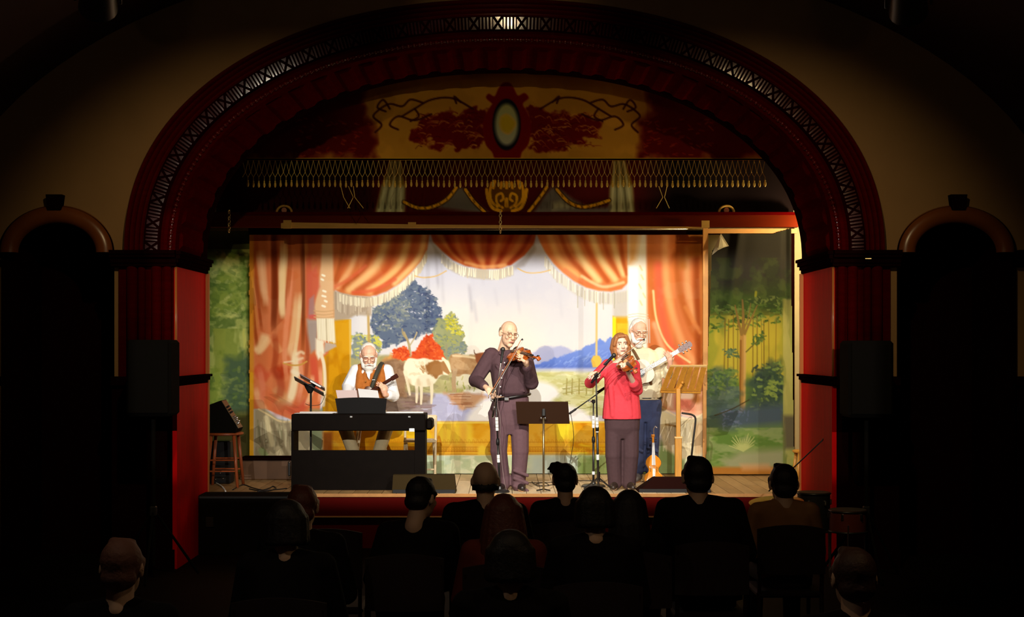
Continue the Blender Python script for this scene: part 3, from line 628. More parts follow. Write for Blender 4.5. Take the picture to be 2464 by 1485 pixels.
# ------------- curtains
RED, DRED, ORG, PEACH, CREAM, DARK = (214, 92, 62), (176, 58, 26), (206, 124, 60), (236, 172, 120), (242, 206, 150), (140, 52, 14)
LC = [(597, 556), (806, 556), (806, 760), (790, 850), (778, 860), (770, 990), (776, 1020), (700, 1010), (640, 985), (597, 985)]
p.poly(LC, (206, 110, 62), soft=2)
p.poly([(652, 556), (700, 556), (690, 760), (652, 800)], (180, 88, 44), soft=2)
for pts, w, c, a in (
    ([(612, 560), (616, 640), (625, 700), (640, 760)], 16, (170, 74, 24), .8), ([(630, 600), (636, 680), (640, 740)], 14, PEACH, .7),
    ([(606, 640), (610, 720), (616, 800)], 12, (206, 124, 60), .8), ([(604, 700), (614, 800), (625, 860)], 8, (156, 66, 20), .8),
    ([(660, 560), (664, 700), (656, 790)], 12, (140, 52, 14), .85), ([(676, 620), (678, 720), (682, 770)], 14, CREAM, .75), ([(690, 570), (684, 660), (676, 740)], 12, (236, 190, 130), .7),
    ([(706, 560), (716, 660), (722, 740)], 14, (206, 112, 60), .6), ([(726, 560), (728, 660), (730, 760), (728, 860)], 9, (134, 62, 22), .75), ([(716, 700), (706, 800), (694, 860)], 15, CREAM, .6), ([(700, 640), (694, 740), (684, 820)], 12, (230, 140, 96), .8),
    ([(724, 700), (716, 800), (704, 880)], 9, (238, 204, 150), .8), ([(734, 560), (738, 650)], 10, (226, 156, 90), .6), ([(742, 600), (744, 690), (746, 760)], 14, (204, 84, 50), .7),
    ([(640, 800), (630, 830), (614, 850)], 22, (238, 196, 140), .7), ([(655, 820), (670, 840), (676, 850)], 16, (226, 160, 104), .6), ([(612, 880), (630, 900), (648, 912)], 26, (196, 74, 40), .8), ([(660, 880), (672, 900), (690, 880)], 26, (172, 56, 22), .85),
    ([(706, 840), (712, 880), (704, 940), (690, 980)], 20, (242, 220, 176), .85), ([(720, 850), (726, 920), (716, 970)], 10, (230, 150, 110), .8), ([(752, 850), (758, 900), (764, 950)], 18, (206, 82, 56), .8), ([(770, 880), (772, 930), (768, 970)], 9, (236, 160, 120), .7),
    ([(612, 930), (626, 970), (640, 990)], 16, (232, 168, 118), .7), ([(660, 930), (680, 960), (660, 985)], 22, (206, 150, 96), .7), ([(690, 990), (720, 985), (745, 960)], 18, (200, 84, 56), .8), ([(735, 980), (750, 940), (752, 900)], 10, (244, 200, 150), .6)):
    p.stroke(pts, w, c, soft=w*.6, alpha=min(1, a+.1), fade=True)
for pts, w, c_, a in (([(657, 560), (660, 680), (658, 800)], 13, (120, 44, 12), .8), ([(680, 570), (680, 680), (676, 760)], 13, (244, 208, 150), .8), ([(694, 560), (698, 640), (690, 720)], 9, (176, 84, 36), .7), ([(729, 560), (731, 680), (728, 790)], 6, (118, 54, 22), .8), ([(622, 600), (628, 660), (636, 720)], 15, (240, 180, 128), .7), ([(610, 650), (622, 730), (630, 800)], 7, (150, 60, 18), .7), ([(612, 850), (632, 836), (650, 812)], 16, (240, 196, 140), .6), ([(660, 800), (664, 850), (656, 900)], 14, (160, 56, 22), .6), ([(690, 790), (684, 850), (690, 920)], 11, (232, 150, 106), .7), ([(738, 780), (740, 850), (734, 930)], 9, (150, 66, 36), .6), ([(668, 890), (676, 930), (670, 960)], 18, (150, 46, 18), .6), ([(622, 880), (632, 930), (630, 970)], 14, (222, 120, 84), .7)):
    p.stroke(pts, w, c_, soft=w*.55, alpha=a, fade=True)
p.poly([(640, 930), (660, 968), (700, 975), (722, 950), (720, 1000), (660, 1000)], (206, 96, 62), soft=8, alpha=.6)
p.stroke([(682, 874), (700, 879), (722, 878), (738, 870)], 4, (206, 152, 70), soft=2); p.stroke([(684, 872), (706, 869)], 4, (244, 226, 190), soft=4, alpha=.7); p.stroke([(714, 852), (724, 847), (730, 850)], 7, (246, 228, 190), soft=6, alpha=.7); p.stroke([(716, 866), (728, 862)], 6, (244, 222, 184), soft=6, alpha=.7); p.stroke([(704, 894), (716, 900)], 11, (246, 232, 202), soft=8, alpha=.7)
p.poly([(597, 556), (610, 556), (611, 1100), (597, 1100)], (206, 132, 30), soft=3, alpha=.9); p.stroke([(604, 900), (605, 1100)], 10, (214, 150, 24), soft=3)
# lower fringe of the left curtain
p.poly([(612, 985), (640, 985), (668, 1008), (700, 1016), (778, 1000), (778, 1143), (612, 1143)], (162, 148, 116), soft=3); p.stroke([(622, 985), (645, 998), (668, 1012), (690, 1016), (702, 1012)], 4, (214, 190, 140), soft=2.5)
for k in range(60):
    x = R1.uniform(615, 705); y = R1.uniform(1010, 1040); p.stroke([(x, y), (x+R1.uniform(-4, 8), y+R1.uniform(25, 60))], 3, R1.choice([(206, 196, 160), (134, 122, 92), (186, 176, 140), (120, 118, 84)]), soft=2.5, alpha=.6, curve=False)
for pts, w, c in (([(640, 1005), (648, 1040), (655, 1070)], 12, (222, 206, 160)), ([(690, 1020), (700, 1060)], 10, (140, 126, 100)), ([(655, 1020), (672, 1060), (690, 1095)], 10, (126, 112, 84)), ([(668, 1080), (672, 1100)], 14, (212, 196, 156)), ([(630, 1085), (640, 1100)], 16, (150, 168, 110))): p.stroke(pts, w, c, soft=6, alpha=.8)
p.poly([(745, 985), (776, 985), (776, 1100), (752, 1100)], (124, 140, 100), soft=5, alpha=.8)
p.poly([(777, 1040), (800, 1040), (800, 1096), (777, 1096)], (140, 62, 14), soft=4, alpha=.8)
# swags (drawn from a fan of folds)
def swag(edge, top, fan, cols, base):
    p.poly(list(top)+list(edge), base, soft=2.5)
    for (a, b, c), w, col, al in fan: p.stroke([a, b, c], w, col, soft=w*.9, alpha=al, fade=False)
swag([(1034, 560), (1028, 600), (1012, 630), (990, 655), (962, 682), (930, 702), (890, 714), (850, 712), (820, 706), (803, 696)], [(803, 556), (1034, 556)], [
    (((870, 560), (846, 640), (812, 690)), 13, (234, 170, 112), .85), (((828, 560), (822, 620), (808, 676)), 10, (160, 74, 24), .7), (((850, 556), (832, 620), (808, 680)), 10, (190, 90, 42), .8),
    (((905, 556), (880, 640), (830, 692)), 12, (172, 74, 28), .85), (((935, 556), (905, 640), (840, 698)), 18, (240, 188, 122), .9), (((960, 556), (928, 650), (860, 700)), 13, (190, 84, 38), .85),
    (((985, 556), (960, 640), (890, 700)), 17, (242, 190, 120), .9), (((1004, 556), (980, 640), (905, 705)), 12, (196, 92, 46), .8), (((1022, 560), (1008, 620), (950, 682)), 13, (242, 192, 126), .9), (((850, 704), (900, 698), (950, 672)), 9, (216, 92, 56), .8), (((806, 690), (840, 672), (880, 640)), 8, (214, 96, 58), .7)], None, (206, 110, 56))
swag([(1292, 556), (1284, 590), (1262, 615), (1232, 636), (1200, 646), (1160, 646), (1120, 640), (1090, 626), (1064, 604), (1042, 582), (1034, 556)], [], [
    (((1052, 556), (1076, 590), (1110, 625)), 13, (226, 150, 84), .8), (((1070, 556), (1090, 600), (1130, 634)), 11, (150, 44, 16), .85), (((1095, 556), (1110, 610), (1148, 640)), 12, (216, 126, 64), .7), (((1118, 556), (1134, 610), (1156, 640)), 12, (164, 50, 20), .85),
    (((1150, 556), (1150, 600), (1165, 642)), 14, (226, 140, 76), .8), (((1180, 556), (1176, 600), (1174, 640)), 12, (160, 46, 18), .85), (((1210, 556), (1196, 600), (1186, 640)), 13, (218, 128, 66), .75), (((1236, 556), (1216, 600), (1196, 640)), 11, (156, 46, 18), .85), (((1262, 556), (1240, 600), (1206, 640)), 13, (220, 132, 70), .75), (((1280, 556), (1258, 600), (1226, 634)), 9, (150, 44, 16), .8), (((1120, 632), (1165, 642), (1215, 638)), 8, (238, 176, 112), .7)], None, (190, 84, 36))
swag([(1510, 556), (1512, 680), (1496, 696), (1470, 702), (1440, 700), (1410, 692), (1380, 676), (1354, 656), (1332, 634), (1312, 606), (1300, 584), (1288, 556)], [], [
    (((1300, 560), (1318, 600), (1350, 640)), 12, (216, 120, 60), .8), (((1320, 556), (1344, 620), (1390, 665)), 15, (236, 170, 100), .85), (((1345, 556), (1372, 620), (1420, 670)), 11, (176, 74, 28), .85), (((1372, 556), (1398, 620), (1440, 675)), 16, (246, 206, 140), .9), (((1396, 556), (1424, 620), (1462, 676)), 11, (186, 84, 36), .85),
    (((1420, 556), (1444, 620), (1480, 672)), 15, (246, 206, 140), .9), (((1446, 556), (1466, 620), (1492, 664)), 10, (186, 86, 38), .85), (((1470, 556), (1482, 610), (1500, 660)), 14, (244, 202, 138), .9), (((1492, 556), (1498, 620), (1508, 660)), 9, (176, 78, 30), .8), (((1360, 650), (1410, 682), (1480, 690)), 9, (222, 116, 72), .7), (((1400, 665), (1450, 690), (1500, 680)), 7, (246, 214, 160), .7)], None, (214, 124, 66))
def fringe(path, ln, col1, col2, step=4.2, w=3.0):
    P = np.array(crom(path, 10)); d = np.r_[0, np.cumsum(np.hypot(*np.diff(P, axis=0).T))]
    p.poly([tuple(q) for q in P]+[(q[0], q[1]+ln) for q in P[::-1]], col2, soft=3, alpha=.85)
    for s_ in np.arange(0, d[-1], step):
        x = np.interp(s_, d, P[:, 0]); y = np.interp(s_, d, P[:, 1]); l = ln*R1.uniform(.75, 1.05); p.stroke([(x, y), (x+R1.uniform(-1.5, 1.5), y+l)], w, R1.choice(col1), soft=1.6, curve=False, alpha=.9)
p.poly([(803, 700), (850, 712), (895, 716), (900, 735), (860, 756), (840, 768), (803, 772)], (178, 160, 138), soft=3)
fringe([(803, 702), (840, 712), (880, 716), (894, 716)], 44, [(190, 172, 150), (166, 148, 126), (206, 192, 168)], (176, 158, 136), 4.5, 2.6)
fringe([(818, 708), (850, 716), (890, 718), (930, 706), (962, 686), (990, 660), (1012, 634), (1026, 606)], 20, [(236, 226, 196), (206, 192, 164), (246, 238, 210)], (192, 178, 156))
fringe([(1064, 612), (1090, 632), (1120, 644), (1160, 650), (1200, 650), (1235, 640)], 22, [(236, 228, 200), (196, 184, 160), (246, 240, 216)], (184, 176, 160), 5)
p.poly([(1036, 580), (1060, 610), (1090, 634), (1080, 645), (1050, 612)], (168, 164, 166), soft=4, alpha=.7); p.poly([(1236, 640), (1264, 616), (1286, 584), (1290, 600), (1262, 640), (1240, 648)], (160, 152, 150), soft=4, alpha=.7)
fringe([(1312, 618), (1336, 648), (1360, 666), (1385, 684), (1412, 696), (1440, 704), (1480, 706), (1510, 700)], 26, [(228, 222, 200), (188, 180, 164), (240, 236, 220)], (204, 200, 192), 6.5, 2.4)
p.poly([(1474, 704), (1510, 700), (1510, 764), (1476, 764)], (196, 190, 180), soft=4, alpha=.8)
for x in (1390, 1407, 1430, 1452, 1478): p.stroke([(x, 700), (x, 720+R1.uniform(5, 25))], 2, (170, 164, 140), soft=1.5, alpha=.7, curve=False)
for pts in ([(998, 664), (1020, 668), (1050, 664), (1074, 652)], [(1246, 646), (1268, 656), (1298, 656), (1324, 650)]): p.stroke(pts, 3, (214, 180, 122), soft=1.8)
# jabot with long fringe beside the left swag
p.poly([(764, 700), (772, 640), (776, 556), (800, 556), (802, 640), (804, 768), (762, 768), (756, 740)], (226, 180, 132), soft=3)
p.poly([(740, 660), (762, 640), (770, 690), (758, 720), (750, 760), (738, 766)], (206, 88, 62), soft=4, alpha=.8); p.poly([(744, 720), (756, 710), (758, 760), (742, 764)], (150, 140, 150), soft=3, alpha=.6); p.poly([(742, 758), (760, 756), (760, 768), (744, 770)], (214, 80, 74), soft=2, alpha=.7)
for x, y, w in ((776, 662, 8), (774, 672, 6), (778, 700, 9), (776, 712, 12), (782, 724, 7), (776, 736, 10)): p.stroke([(x, y), (x+w*.6, y+2)], 5, (248, 240, 214), soft=2.5)
for y in (748, 756, 763): p.stroke([(756, y), (780, y+2), (804, y-1)], 2.4, (206, 160, 110), soft=2)
p.poly([(738, 768), (766, 770), (762, 840), (748, 850), (740, 800)], (168, 150, 140), soft=4)
p.poly([(762, 766), (804, 766), (808, 826), (790, 822), (764, 816)], (226, 214, 182), soft=2)
for x in np.arange(764, 806, 4.2): p.stroke([(x, 768), (x+1.5, 818+R1.uniform(0, 8))], 2.2, R1.choice([(246, 238, 212), (196, 182, 150), (240, 230, 200)]), soft=1.5, curve=False)
p.poly([(760, 815), (778, 820), (782, 850), (766, 866), (760, 850)], (240, 230, 204), soft=3); p.poly([(782, 824), (808, 828), (810, 834), (780, 850)], (188, 170, 154), soft=2); p.stroke([(772, 850), (780, 880), (782, 930), (778, 975)], 8, (236, 220, 188), soft=4)
# right curtain
p.poly([(1555, 556), (1703, 556), (1703, 1000), (1600, 985), (1560, 900), (1552, 760)], (210, 118, 64), soft=3)
p.poly([(1512, 556), (1556, 556), (1558, 900), (1512, 900)], (240, 232, 214), soft=4); p.poly([(1512, 556), (1540, 556), (1530, 625), (1512, 640)], (226, 170, 104), soft=8)
p.poly([(1512, 640), (1536, 640), (1536, 770), (1512, 770)], (248, 248, 246), soft=4)
for x, y in ((1540, 640), (1543, 662), (1538, 684), (1548, 706), (1540, 724)): p.stroke([(x, y), (x+5, y+10)], 4, (226, 204, 150), soft=3, alpha=.8)
for y in (758, 764): p.stroke([(1512, y), (1535, y-3), (1560, y)], 1.6, (196, 186, 160), soft=1.4)
for x in np.arange(1540, 1564, 4.5): p.stroke([(x, 768), (x+1, 825)], 2, (204, 196, 184), soft=1.6, curve=False)
for pts, w, c, a in (([(1566, 560), (1568, 660), (1574, 760)], 18, (196, 104, 46), .8), ([(1584, 640), (1590, 740), (1612, 830), (1650, 890)], 20, (222, 96, 66), .85), ([(1600, 560), (1606, 700), (1640, 820), (1676, 880)], 16, (236, 164, 104), .8), ([(1620, 560), (1634, 690), (1660, 780), (1690, 840)], 15, (186, 96, 38), .85), ([(1652, 600), (1656, 700), (1674, 770)], 15, (230, 170, 110), .7), ([(1640, 556), (1642, 640)], 18, (190, 110, 40), .7),
    ([(1676, 560), (1678, 700), (1682, 820), (1682, 900)], 16, (146, 62, 18), .85), ([(1572, 700), (1580, 770), (1606, 830), (1660, 872)], 5, (244, 212, 150), .9), ([(1575, 780), (1600, 850), (1640, 900)], 12, (240, 180, 140), .7), ([(1690, 556), (1692, 760), (1694, 880)], 12, (206, 120, 44), .8), ([(1650, 740), (1684, 800)], 10, (214, 130, 66), .7)):
    p.stroke(pts, w, c, soft=w*.9, alpha=a)
p.poly([(1655, 556), (1703, 556), (1703, 612), (1655, 620)], (206, 130, 48), soft=6, alpha=.8)
p.poly([(1584, 890), (1640, 900), (1690, 880), (1694, 1000), (1660, 1005), (1630, 995), (1600, 985), (1586, 980)], (236, 176, 138), soft=8); p.poly([(1640, 930), (1670, 940), (1668, 990), (1620, 985), (1610, 950)], (222, 106, 80), soft=10, alpha=.8); p.stroke([(1668, 900), (1672, 950), (1676, 960)], 22, (156, 92, 34), soft=14, alpha=.8); p.stroke([(1640, 952), (1660, 952)], 18, (246, 224, 190), soft=9, alpha=.8); p.poly([(1588, 930), (1625, 945), (1620, 985), (1596, 975)], (248, 222, 190), soft=8, alpha=.9)
p.poly([(1590, 985), (1630, 1002), (1665, 1008), (1694, 996), (1692, 1096), (1640, 1106), (1600, 1080), (1588, 1040)], (216, 202, 160), soft=4); p.stroke([(1588, 978), (1630, 1002), (1664, 1008), (1692, 995)], 3.5, (240, 216, 172), soft=2)
for k in range(70):
    x = R1.uniform(1594, 1690); y = R1.uniform(1008, 1050); p.stroke([(x, y), (x+R1.uniform(-3, 3), y+R1.uniform(20, 55))], 2.6, R1.choice([(190, 176, 136), (232, 222, 184), (166, 150, 112), (240, 232, 200)]), soft=2, alpha=.6, curve=False)
p.poly([(1668, 1020), (1694, 1010), (1692, 1090), (1672, 1096)], (200, 160, 112), soft=6, alpha=.7)
p.mottle((597, 1703, 556, 1143), [(255, 250, 235)], .02, alpha=.05); 
def wave_b(X, Y):
    return .012*np.sin(X*.021)*np.clip((Y-600)/300, 0, 1)+.010*np.exp(-((X-655)/8)**2)+.006*np.sin(X*.06+Y*.004)+.010*np.exp(-((X-1130+.05*(Y-700))/9)**2)*np.clip((Y-600)/100, 0, 1)
def keep_b(X, Y):
    e = 1.8*(fbm(Y*.05, X*0+3.3, 3)-.5); return (X > 599+e*2) & (Y > 557.5) & (Y < 1141+e*2)
bd = p.cloth('painted_backdrop', 3.42, wave=wave_b, keep=keep_b)
tag(bd, 'large painted canvas backdrop of red curtains, cows, tree and lake', 'backdrop')
# ---------------------------------------------------------------- right forest wing
q = Painter(1697, 1914, 546, 1146, 1.7, (88, 112, 40)); S_ = q
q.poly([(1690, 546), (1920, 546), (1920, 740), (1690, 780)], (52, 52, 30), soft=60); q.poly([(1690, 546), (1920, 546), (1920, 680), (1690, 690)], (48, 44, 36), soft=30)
q.poly([(1700, 700), (1900, 690), (1900, 780), (1700, 790)], (58, 84, 24), soft=20, rag=14, rf=.03); q.mottle((1697, 1914, 620, 790), [(70, 100, 30), (34, 46, 20), (96, 120, 44)], .035, alpha=.5)
q.poly([(1700, 760), (1890, 760), (1890, 910), (1700, 910)], (166, 152, 44), soft=20); q.mottle((1700, 1890, 760, 920), [(190, 170, 54), (132, 136, 40)], .015, alpha=.6, fy=.006)
q.leaves([(1710, 740), (1890, 700), (1900, 770), (1800, 790), (1710, 800)], 220, [(64, 92, 28), (92, 120, 40), (44, 66, 24), (120, 138, 60)], (2.5, 6), R1, .8)
for x in (1744, 1752, 1764, 1775, 1812, 1822, 1832, 1838, 1850, 1868): q.stroke([(x, 755+R1.uniform(0, 20)), (x+R1.uniform(-2, 2), 905)], R1.uniform(1.6, 4.5), (116, 92, 30), soft=2, alpha=.75, curve=False)
q.stroke([(1787, 800), (1786, 900), (1785, 1012)], 15, (168, 122, 56), w1=13, soft=3); q.stroke([(1792, 810), (1791, 1000)], 6, (196, 156, 86), soft=4, alpha=.8); q.stroke([(1782, 820), (1780, 1005)], 4, (120, 74, 20), soft=3, alpha=.8)
for pts, w in (([(1784, 805), (1776, 770), (1768, 735)], 7), ([(1788, 800), (1788, 760), (1786, 722)], 9), ([(1792, 803), (1806, 770), (1822, 735)], 6), ([(1786, 800), (1800, 765), (1806, 730)], 4)): q.stroke(pts, w, (136, 104, 44), w1=w*.4, soft=2)
q.stroke([(1795, 847), (1815, 828), (1838, 812)], 3, (100, 88, 34), soft=1.5); q.leaves([(1800, 820), (1840, 790), (1850, 810), (1815, 835)], 30, [(62, 84, 34), (84, 104, 44)], (2, 5), R1); q.leaves([(1738, 840), (1772, 842), (1780, 862), (1745, 860)], 34, [(70, 92, 60), (96, 116, 76)], (2, 5), R1)
q.poly([(1690, 900), (1760, 890), (1775, 940), (1770, 1040), (1690, 1040)], (74, 92, 70), soft=12, rag=14, rf=.04); q.poly([(1800, 910), (1850, 880), (1880, 870), (1890, 1040), (1800, 1040)], (58, 76, 56), soft=10, rag=14, rf=.04)
q.leaves([(1700, 890), (1770, 890), (1775, 950), (1700, 950)], 110, [(86, 112, 52), (110, 130, 60), (60, 84, 50)], (3, 6), R1, .7); q.leaves([(1810, 880), (1885, 870), (1885, 990), (1810, 990)], 130, [(52, 72, 50), (78, 98, 56), (128, 148, 64), (44, 58, 50)], (3, 6), R1, .7); q.leaves([(1845, 915), (1872, 920), (1868, 965), (1845, 950)], 30, [(136, 154, 66)], (3, 6), R1, .7)
q.mottle((1697, 1780, 930, 1010), [(104, 118, 100), (60, 76, 70)], .05, alpha=.5, fy=.09); q.poly([(1735, 985), (1890, 970), (1890, 1040), (1740, 1050)], (70, 84, 92), soft=14); q.leaves([(1740, 985), (1800, 985), (1800, 1030), (1740, 1040)], 40, [(104, 112, 130), (84, 96, 116)], (2, 5), R1, .7)
q.poly([(1690, 1040), (1920, 1020), (1920, 1130), (1690, 1130)], (104, 132, 58), soft=14); q.mottle((1697, 1914, 1030, 1130), [(128, 152, 76), (84, 116, 44), (150, 158, 104)], .02, alpha=.6, fy=.05)
q.poly([(1740, 1110), (1780, 1085), (1890, 1080), (1890, 1130), (1750, 1135)], (150, 150, 108), soft=12)
for an in np.linspace(200, 330, 13): L = R1.uniform(26, 44); q.stroke([(1788, 1085), (1788+L*math.cos(math.radians(an)), 1085+L*math.sin(math.radians(an)))], 4, (178, 182, 108), w1=1.5, soft=1.6, curve=False)
q.stroke([(1720, 1000), (1760, 985), (1802, 962)], 2.4, (60, 50, 24), soft=1.6)  # cast shadow of a microphone boom, painted into the canvas
q.poly([(1884, 720), (1912, 720), (1914, 1010), (1886, 1000)], (150, 148, 70), soft=3); q.mottle((1884, 1914, 720, 1120), [(112, 118, 50), (186, 176, 96)], .06, alpha=.6, fy=.01); q.poly([(1884, 1000), (1914, 1000), (1914, 1080), (1888, 1080)], (96, 88, 62), soft=6)
q.poly([(1690, 1124), (1920, 1124), (1920, 1150), (1690, 1150)], (170, 110, 40), soft=4); q.poly([(1780, 1116), (1850, 1116), (1860, 1132), (1786, 1132)], (200, 150, 100), soft=5, alpha=.7)
q.stroke([(1819, 703), (1818, 712)], 6, (170, 170, 30), soft=3)
_f = np.clip((q.Y-640)/190, 0, 1); _f = (.34+.66*_f*_f*(3-2*_f)); q.img = q.img*_f[..., None]*.88+np.array((30, 27, 20))*(1-_f[..., None])  # upper part darkened in the paint to offset the lamps' brightness there
def wave_r(X, Y):
    return -.05*np.exp(-((X-(1772-.13*(Y-600)))/13)**2)*np.clip((1050-Y)/300, 0, 1)*1.0+.014*np.sin((X-1700)*.05)+.04*np.exp(-((X-1892)/7)**2)*np.clip((900-Y)/300, 0, 1)
def keep_r(X, Y):
    top = np.where(X < 1735, 562+(1735-X)*1.9, np.where(X < 1860, 562, 562-(X-1860)*.34)); lf = 1712-13*np.clip((Y-620)/350, 0, 1)+1.5*(fbm(Y*.06, X*0, 2)-.5)
    rt = 1905+6*np.clip((Y-700)/400, 0, 1); return (Y > top) & (X > lf) & (X < rt) & (Y < 1142)
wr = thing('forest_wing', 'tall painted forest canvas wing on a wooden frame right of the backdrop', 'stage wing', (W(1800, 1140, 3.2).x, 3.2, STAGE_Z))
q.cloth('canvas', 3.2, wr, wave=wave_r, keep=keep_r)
k = W(0, 0, 3.2); flap = [W(1735, 562, 3.17), W(1754, 592, 3.13), W(1741, 596, 3.13), W(1728, 602, 3.14), W(1713, 614, 3.17), W(1722, 588, 3.185)]
flapm = MB().add(flap+[v+Vector((0, .006, 0)) for v in flap], [(0, 1, 2, 3, 4, 5), (11, 10, 9, 8, 7, 6)]+[(i, (i+1) % 6, 6+(i+1) % 6, 6+i) for i in range(6)]); tag(flapm.build('folded_corner', mat('bare_canvas', (.72, .62, .38), rough=.9), wr), 'bare canvas corner folded down')
M_FRAME = mat('pine_frame', (.62, .28, .06), rough=.55, var=.25, scale=8)
a, b = W(1691, 1140, 3.28), W(1703, 548, 3.28); MB().bb(a.x, b.x, 3.25, 3.30, STAGE_Z, b.z).build('stile', M_FRAME, wr)
a, b = W(1703, 562, 3.28), W(1916, 551, 3.28); MB().bb(a.x, b.x, 3.25, 3.30, a.z, b.z).build('top_rail', M_FRAME, wr)
a, b = W(1902, 1140, 3.28), W(1911, 548, 3.28); MB().bb(a.x, b.x, 3.26, 3.30, STAGE_Z, b.z).build('stile', M_DARKW, wr)
# ---------------------------------------------------------------- left forest wing
q = Painter(470, 606, 556, 1144, 1.8, (120, 138, 60))
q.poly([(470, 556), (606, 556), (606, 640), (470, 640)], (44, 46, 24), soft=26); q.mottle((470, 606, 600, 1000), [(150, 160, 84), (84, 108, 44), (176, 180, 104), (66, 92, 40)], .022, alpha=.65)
q.leaves([(480, 640), (600, 620), (600, 790), (480, 800)], 120, [(150, 164, 90), (100, 126, 56), (182, 186, 116), (74, 98, 44)], (4, 9), R1, .35); q.mottle((470, 606, 790, 900), [(180, 180, 90), (110, 126, 50)], .03, alpha=.7, fy=.008)
q.poly([(545, 860), (606, 850), (606, 1000), (540, 990)], (72, 92, 66), soft=12, rag=14, rf=.05); q.leaves([(480, 900), (600, 880), (600, 1010), (480, 1010)], 90, [(96, 120, 52), (140, 154, 76), (60, 80, 50)], (4, 8), R1, .35)
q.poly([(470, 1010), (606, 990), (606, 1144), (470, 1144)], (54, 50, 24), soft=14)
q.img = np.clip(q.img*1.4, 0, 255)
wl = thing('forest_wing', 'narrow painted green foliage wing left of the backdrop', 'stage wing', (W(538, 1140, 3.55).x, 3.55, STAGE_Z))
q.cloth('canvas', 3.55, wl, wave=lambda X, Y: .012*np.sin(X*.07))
a, b = W(466, 1144, 3.59), W(472, 556, 3.59); MB().bb(a.x, b.x, 3.56, 3.60, STAGE_Z, b.z).build('stile', M_FRAME, wl)
# ---------------------------------------------------------------- arched valance, fringe and lower border
VYD = 2.2; VYF = VYD-.014
wxv = lambda px: (px-VX)*(VYD-CAM_Y)/F_PX
q = Painter(560, 1860, 170, 386, 2.2, (150, 110, 36)); CR = (84, 10, 8); DK = (46, 12, 14)
q.mottle((900, 1560, 170, 386), [(166, 122, 44), (140, 100, 30)], .012, alpha=.5)
for sx in (-1, 1):
    mx = lambda x: 1219+sx*(x-1219)
    q.poly([(mx(1560), 170), (mx(1880), 170), (mx(1880), 386), (mx(1530), 386), (mx(1545), 330), (mx(1560), 260)], (74, 8, 6), soft=14, rag=22, rf=.03)
    for k in range(70):
        x = R1.uniform(1545, 1720); y = R1.uniform(285, 375); q.stroke([(mx(x), y), (mx(x+R1.uniform(4, 12)), y+R1.uniform(-6, 6))], 3, R1.choice([(120, 30, 14), (140, 66, 26), (60, 4, 4)]), soft=2.5, alpha=.6, curve=False)
    # acanthus leaf sprays either side of the medallion
    q.poly([(mx(1270), 262), (mx(1310), 262), (mx(1350), 270), (mx(1400), 278), (mx(1440), 300), (mx(1448), 334), (mx(1400), 330), (mx(1420), 345), (mx(1390), 352), (mx(1350), 350), (mx(1320), 362), (mx(1275), 360)], CR, soft=4, rag=16, rf=.05)
    for k in range(90):
        x = R1.uniform(1275, 1430); y = R1.uniform(270, 358); l = R1.uniform(8, 26); q.stroke([(mx(x), y), (mx(x+l*.5), y-R1.uniform(0, 5)), (mx(x+l), y+R1.uniform(0, 8))], 3.2, R1.choice([(96, 14, 10), (150, 96, 34), (64, 4, 4), (124, 56, 22), (164, 116, 46)]), w1=1.2, soft=2, alpha=.75)
    for pts in ([(1300, 262), (1350, 236), (1400, 240), (1440, 262), (1470, 280)], [(1330, 245), (1345, 232), (1340, 248)], [(1420, 248), (1450, 240), (1470, 256), (1500, 250), (1525, 262)], [(1400, 275), (1440, 290), (1480, 280), (1500, 300), (1480, 312)], [(1500, 262), (1516, 240), (1530, 258), (1510, 268)], [(1524, 262), (1540, 280), (1520, 300), (1535, 318)], [(1440, 262), (1430, 280), (1450, 292)]):
        q.stroke([(mx(a), b) for a, b in pts], 5, DK, soft=2.5, alpha=.85)
q.poly([(1185, 250), (1170, 236), (1176, 226), (1190, 232), (1200, 212), (1212, 200), (1226, 200), (1236, 212), (1246, 230), (1262, 224), (1272, 236), (1258, 250), (1268, 270), (1278, 300), (1272, 345), (1256, 366), (1246, 384), (1196, 384), (1184, 366), (1168, 345), (1162, 300), (1172, 270)], (96, 6, 8), soft=2, smooth=True)
q.poly([(1219+34*math.cos(a), 300+62*math.sin(a)) for a in np.linspace(0, 2*PI, 40)[:-1]], (14, 16, 26), soft=2); q.poly([(1219+28*math.cos(a), 300+50*math.sin(a)) for a in np.linspace(0, 2*PI, 40)[:-1]], (142, 148, 96), soft=5, col2=(150, 158, 140)); q.poly([(1206, 282), (1218, 276), (1232, 284), (1240, 298), (1232, 314), (1222, 322), (1208, 314), (1203, 298)], (206, 150, 30), soft=5, smooth=True)
q.stroke([(560, 383), (1860, 383)], 4, (196, 146, 44), soft=2, curve=False)
q.img = np.clip(q.img*1.5, 0, 255); va = q.cloth('painted_valance', VYD, wave=lambda X, Y: .01*np.sin(X*.03))
MB().tube([(-4.3, VYD+.02, W(0, 176, VYD).z), (4.3, VYD+.02, W(0, 176, VYD).z)], .02, 8).build('hanging_batten', M_DARKW, va); MB().bb(wxv(560), wxv(1860), VYD-.012, VYD+.012, W(0, 384.5, VYD).z-.004, W(0, 382, VYD).z).build('bottom_lath', M_DARKW, va)
tag(va, 'arched painted valance with red leaf scrolls and oval medallion above the stage', 'valance')
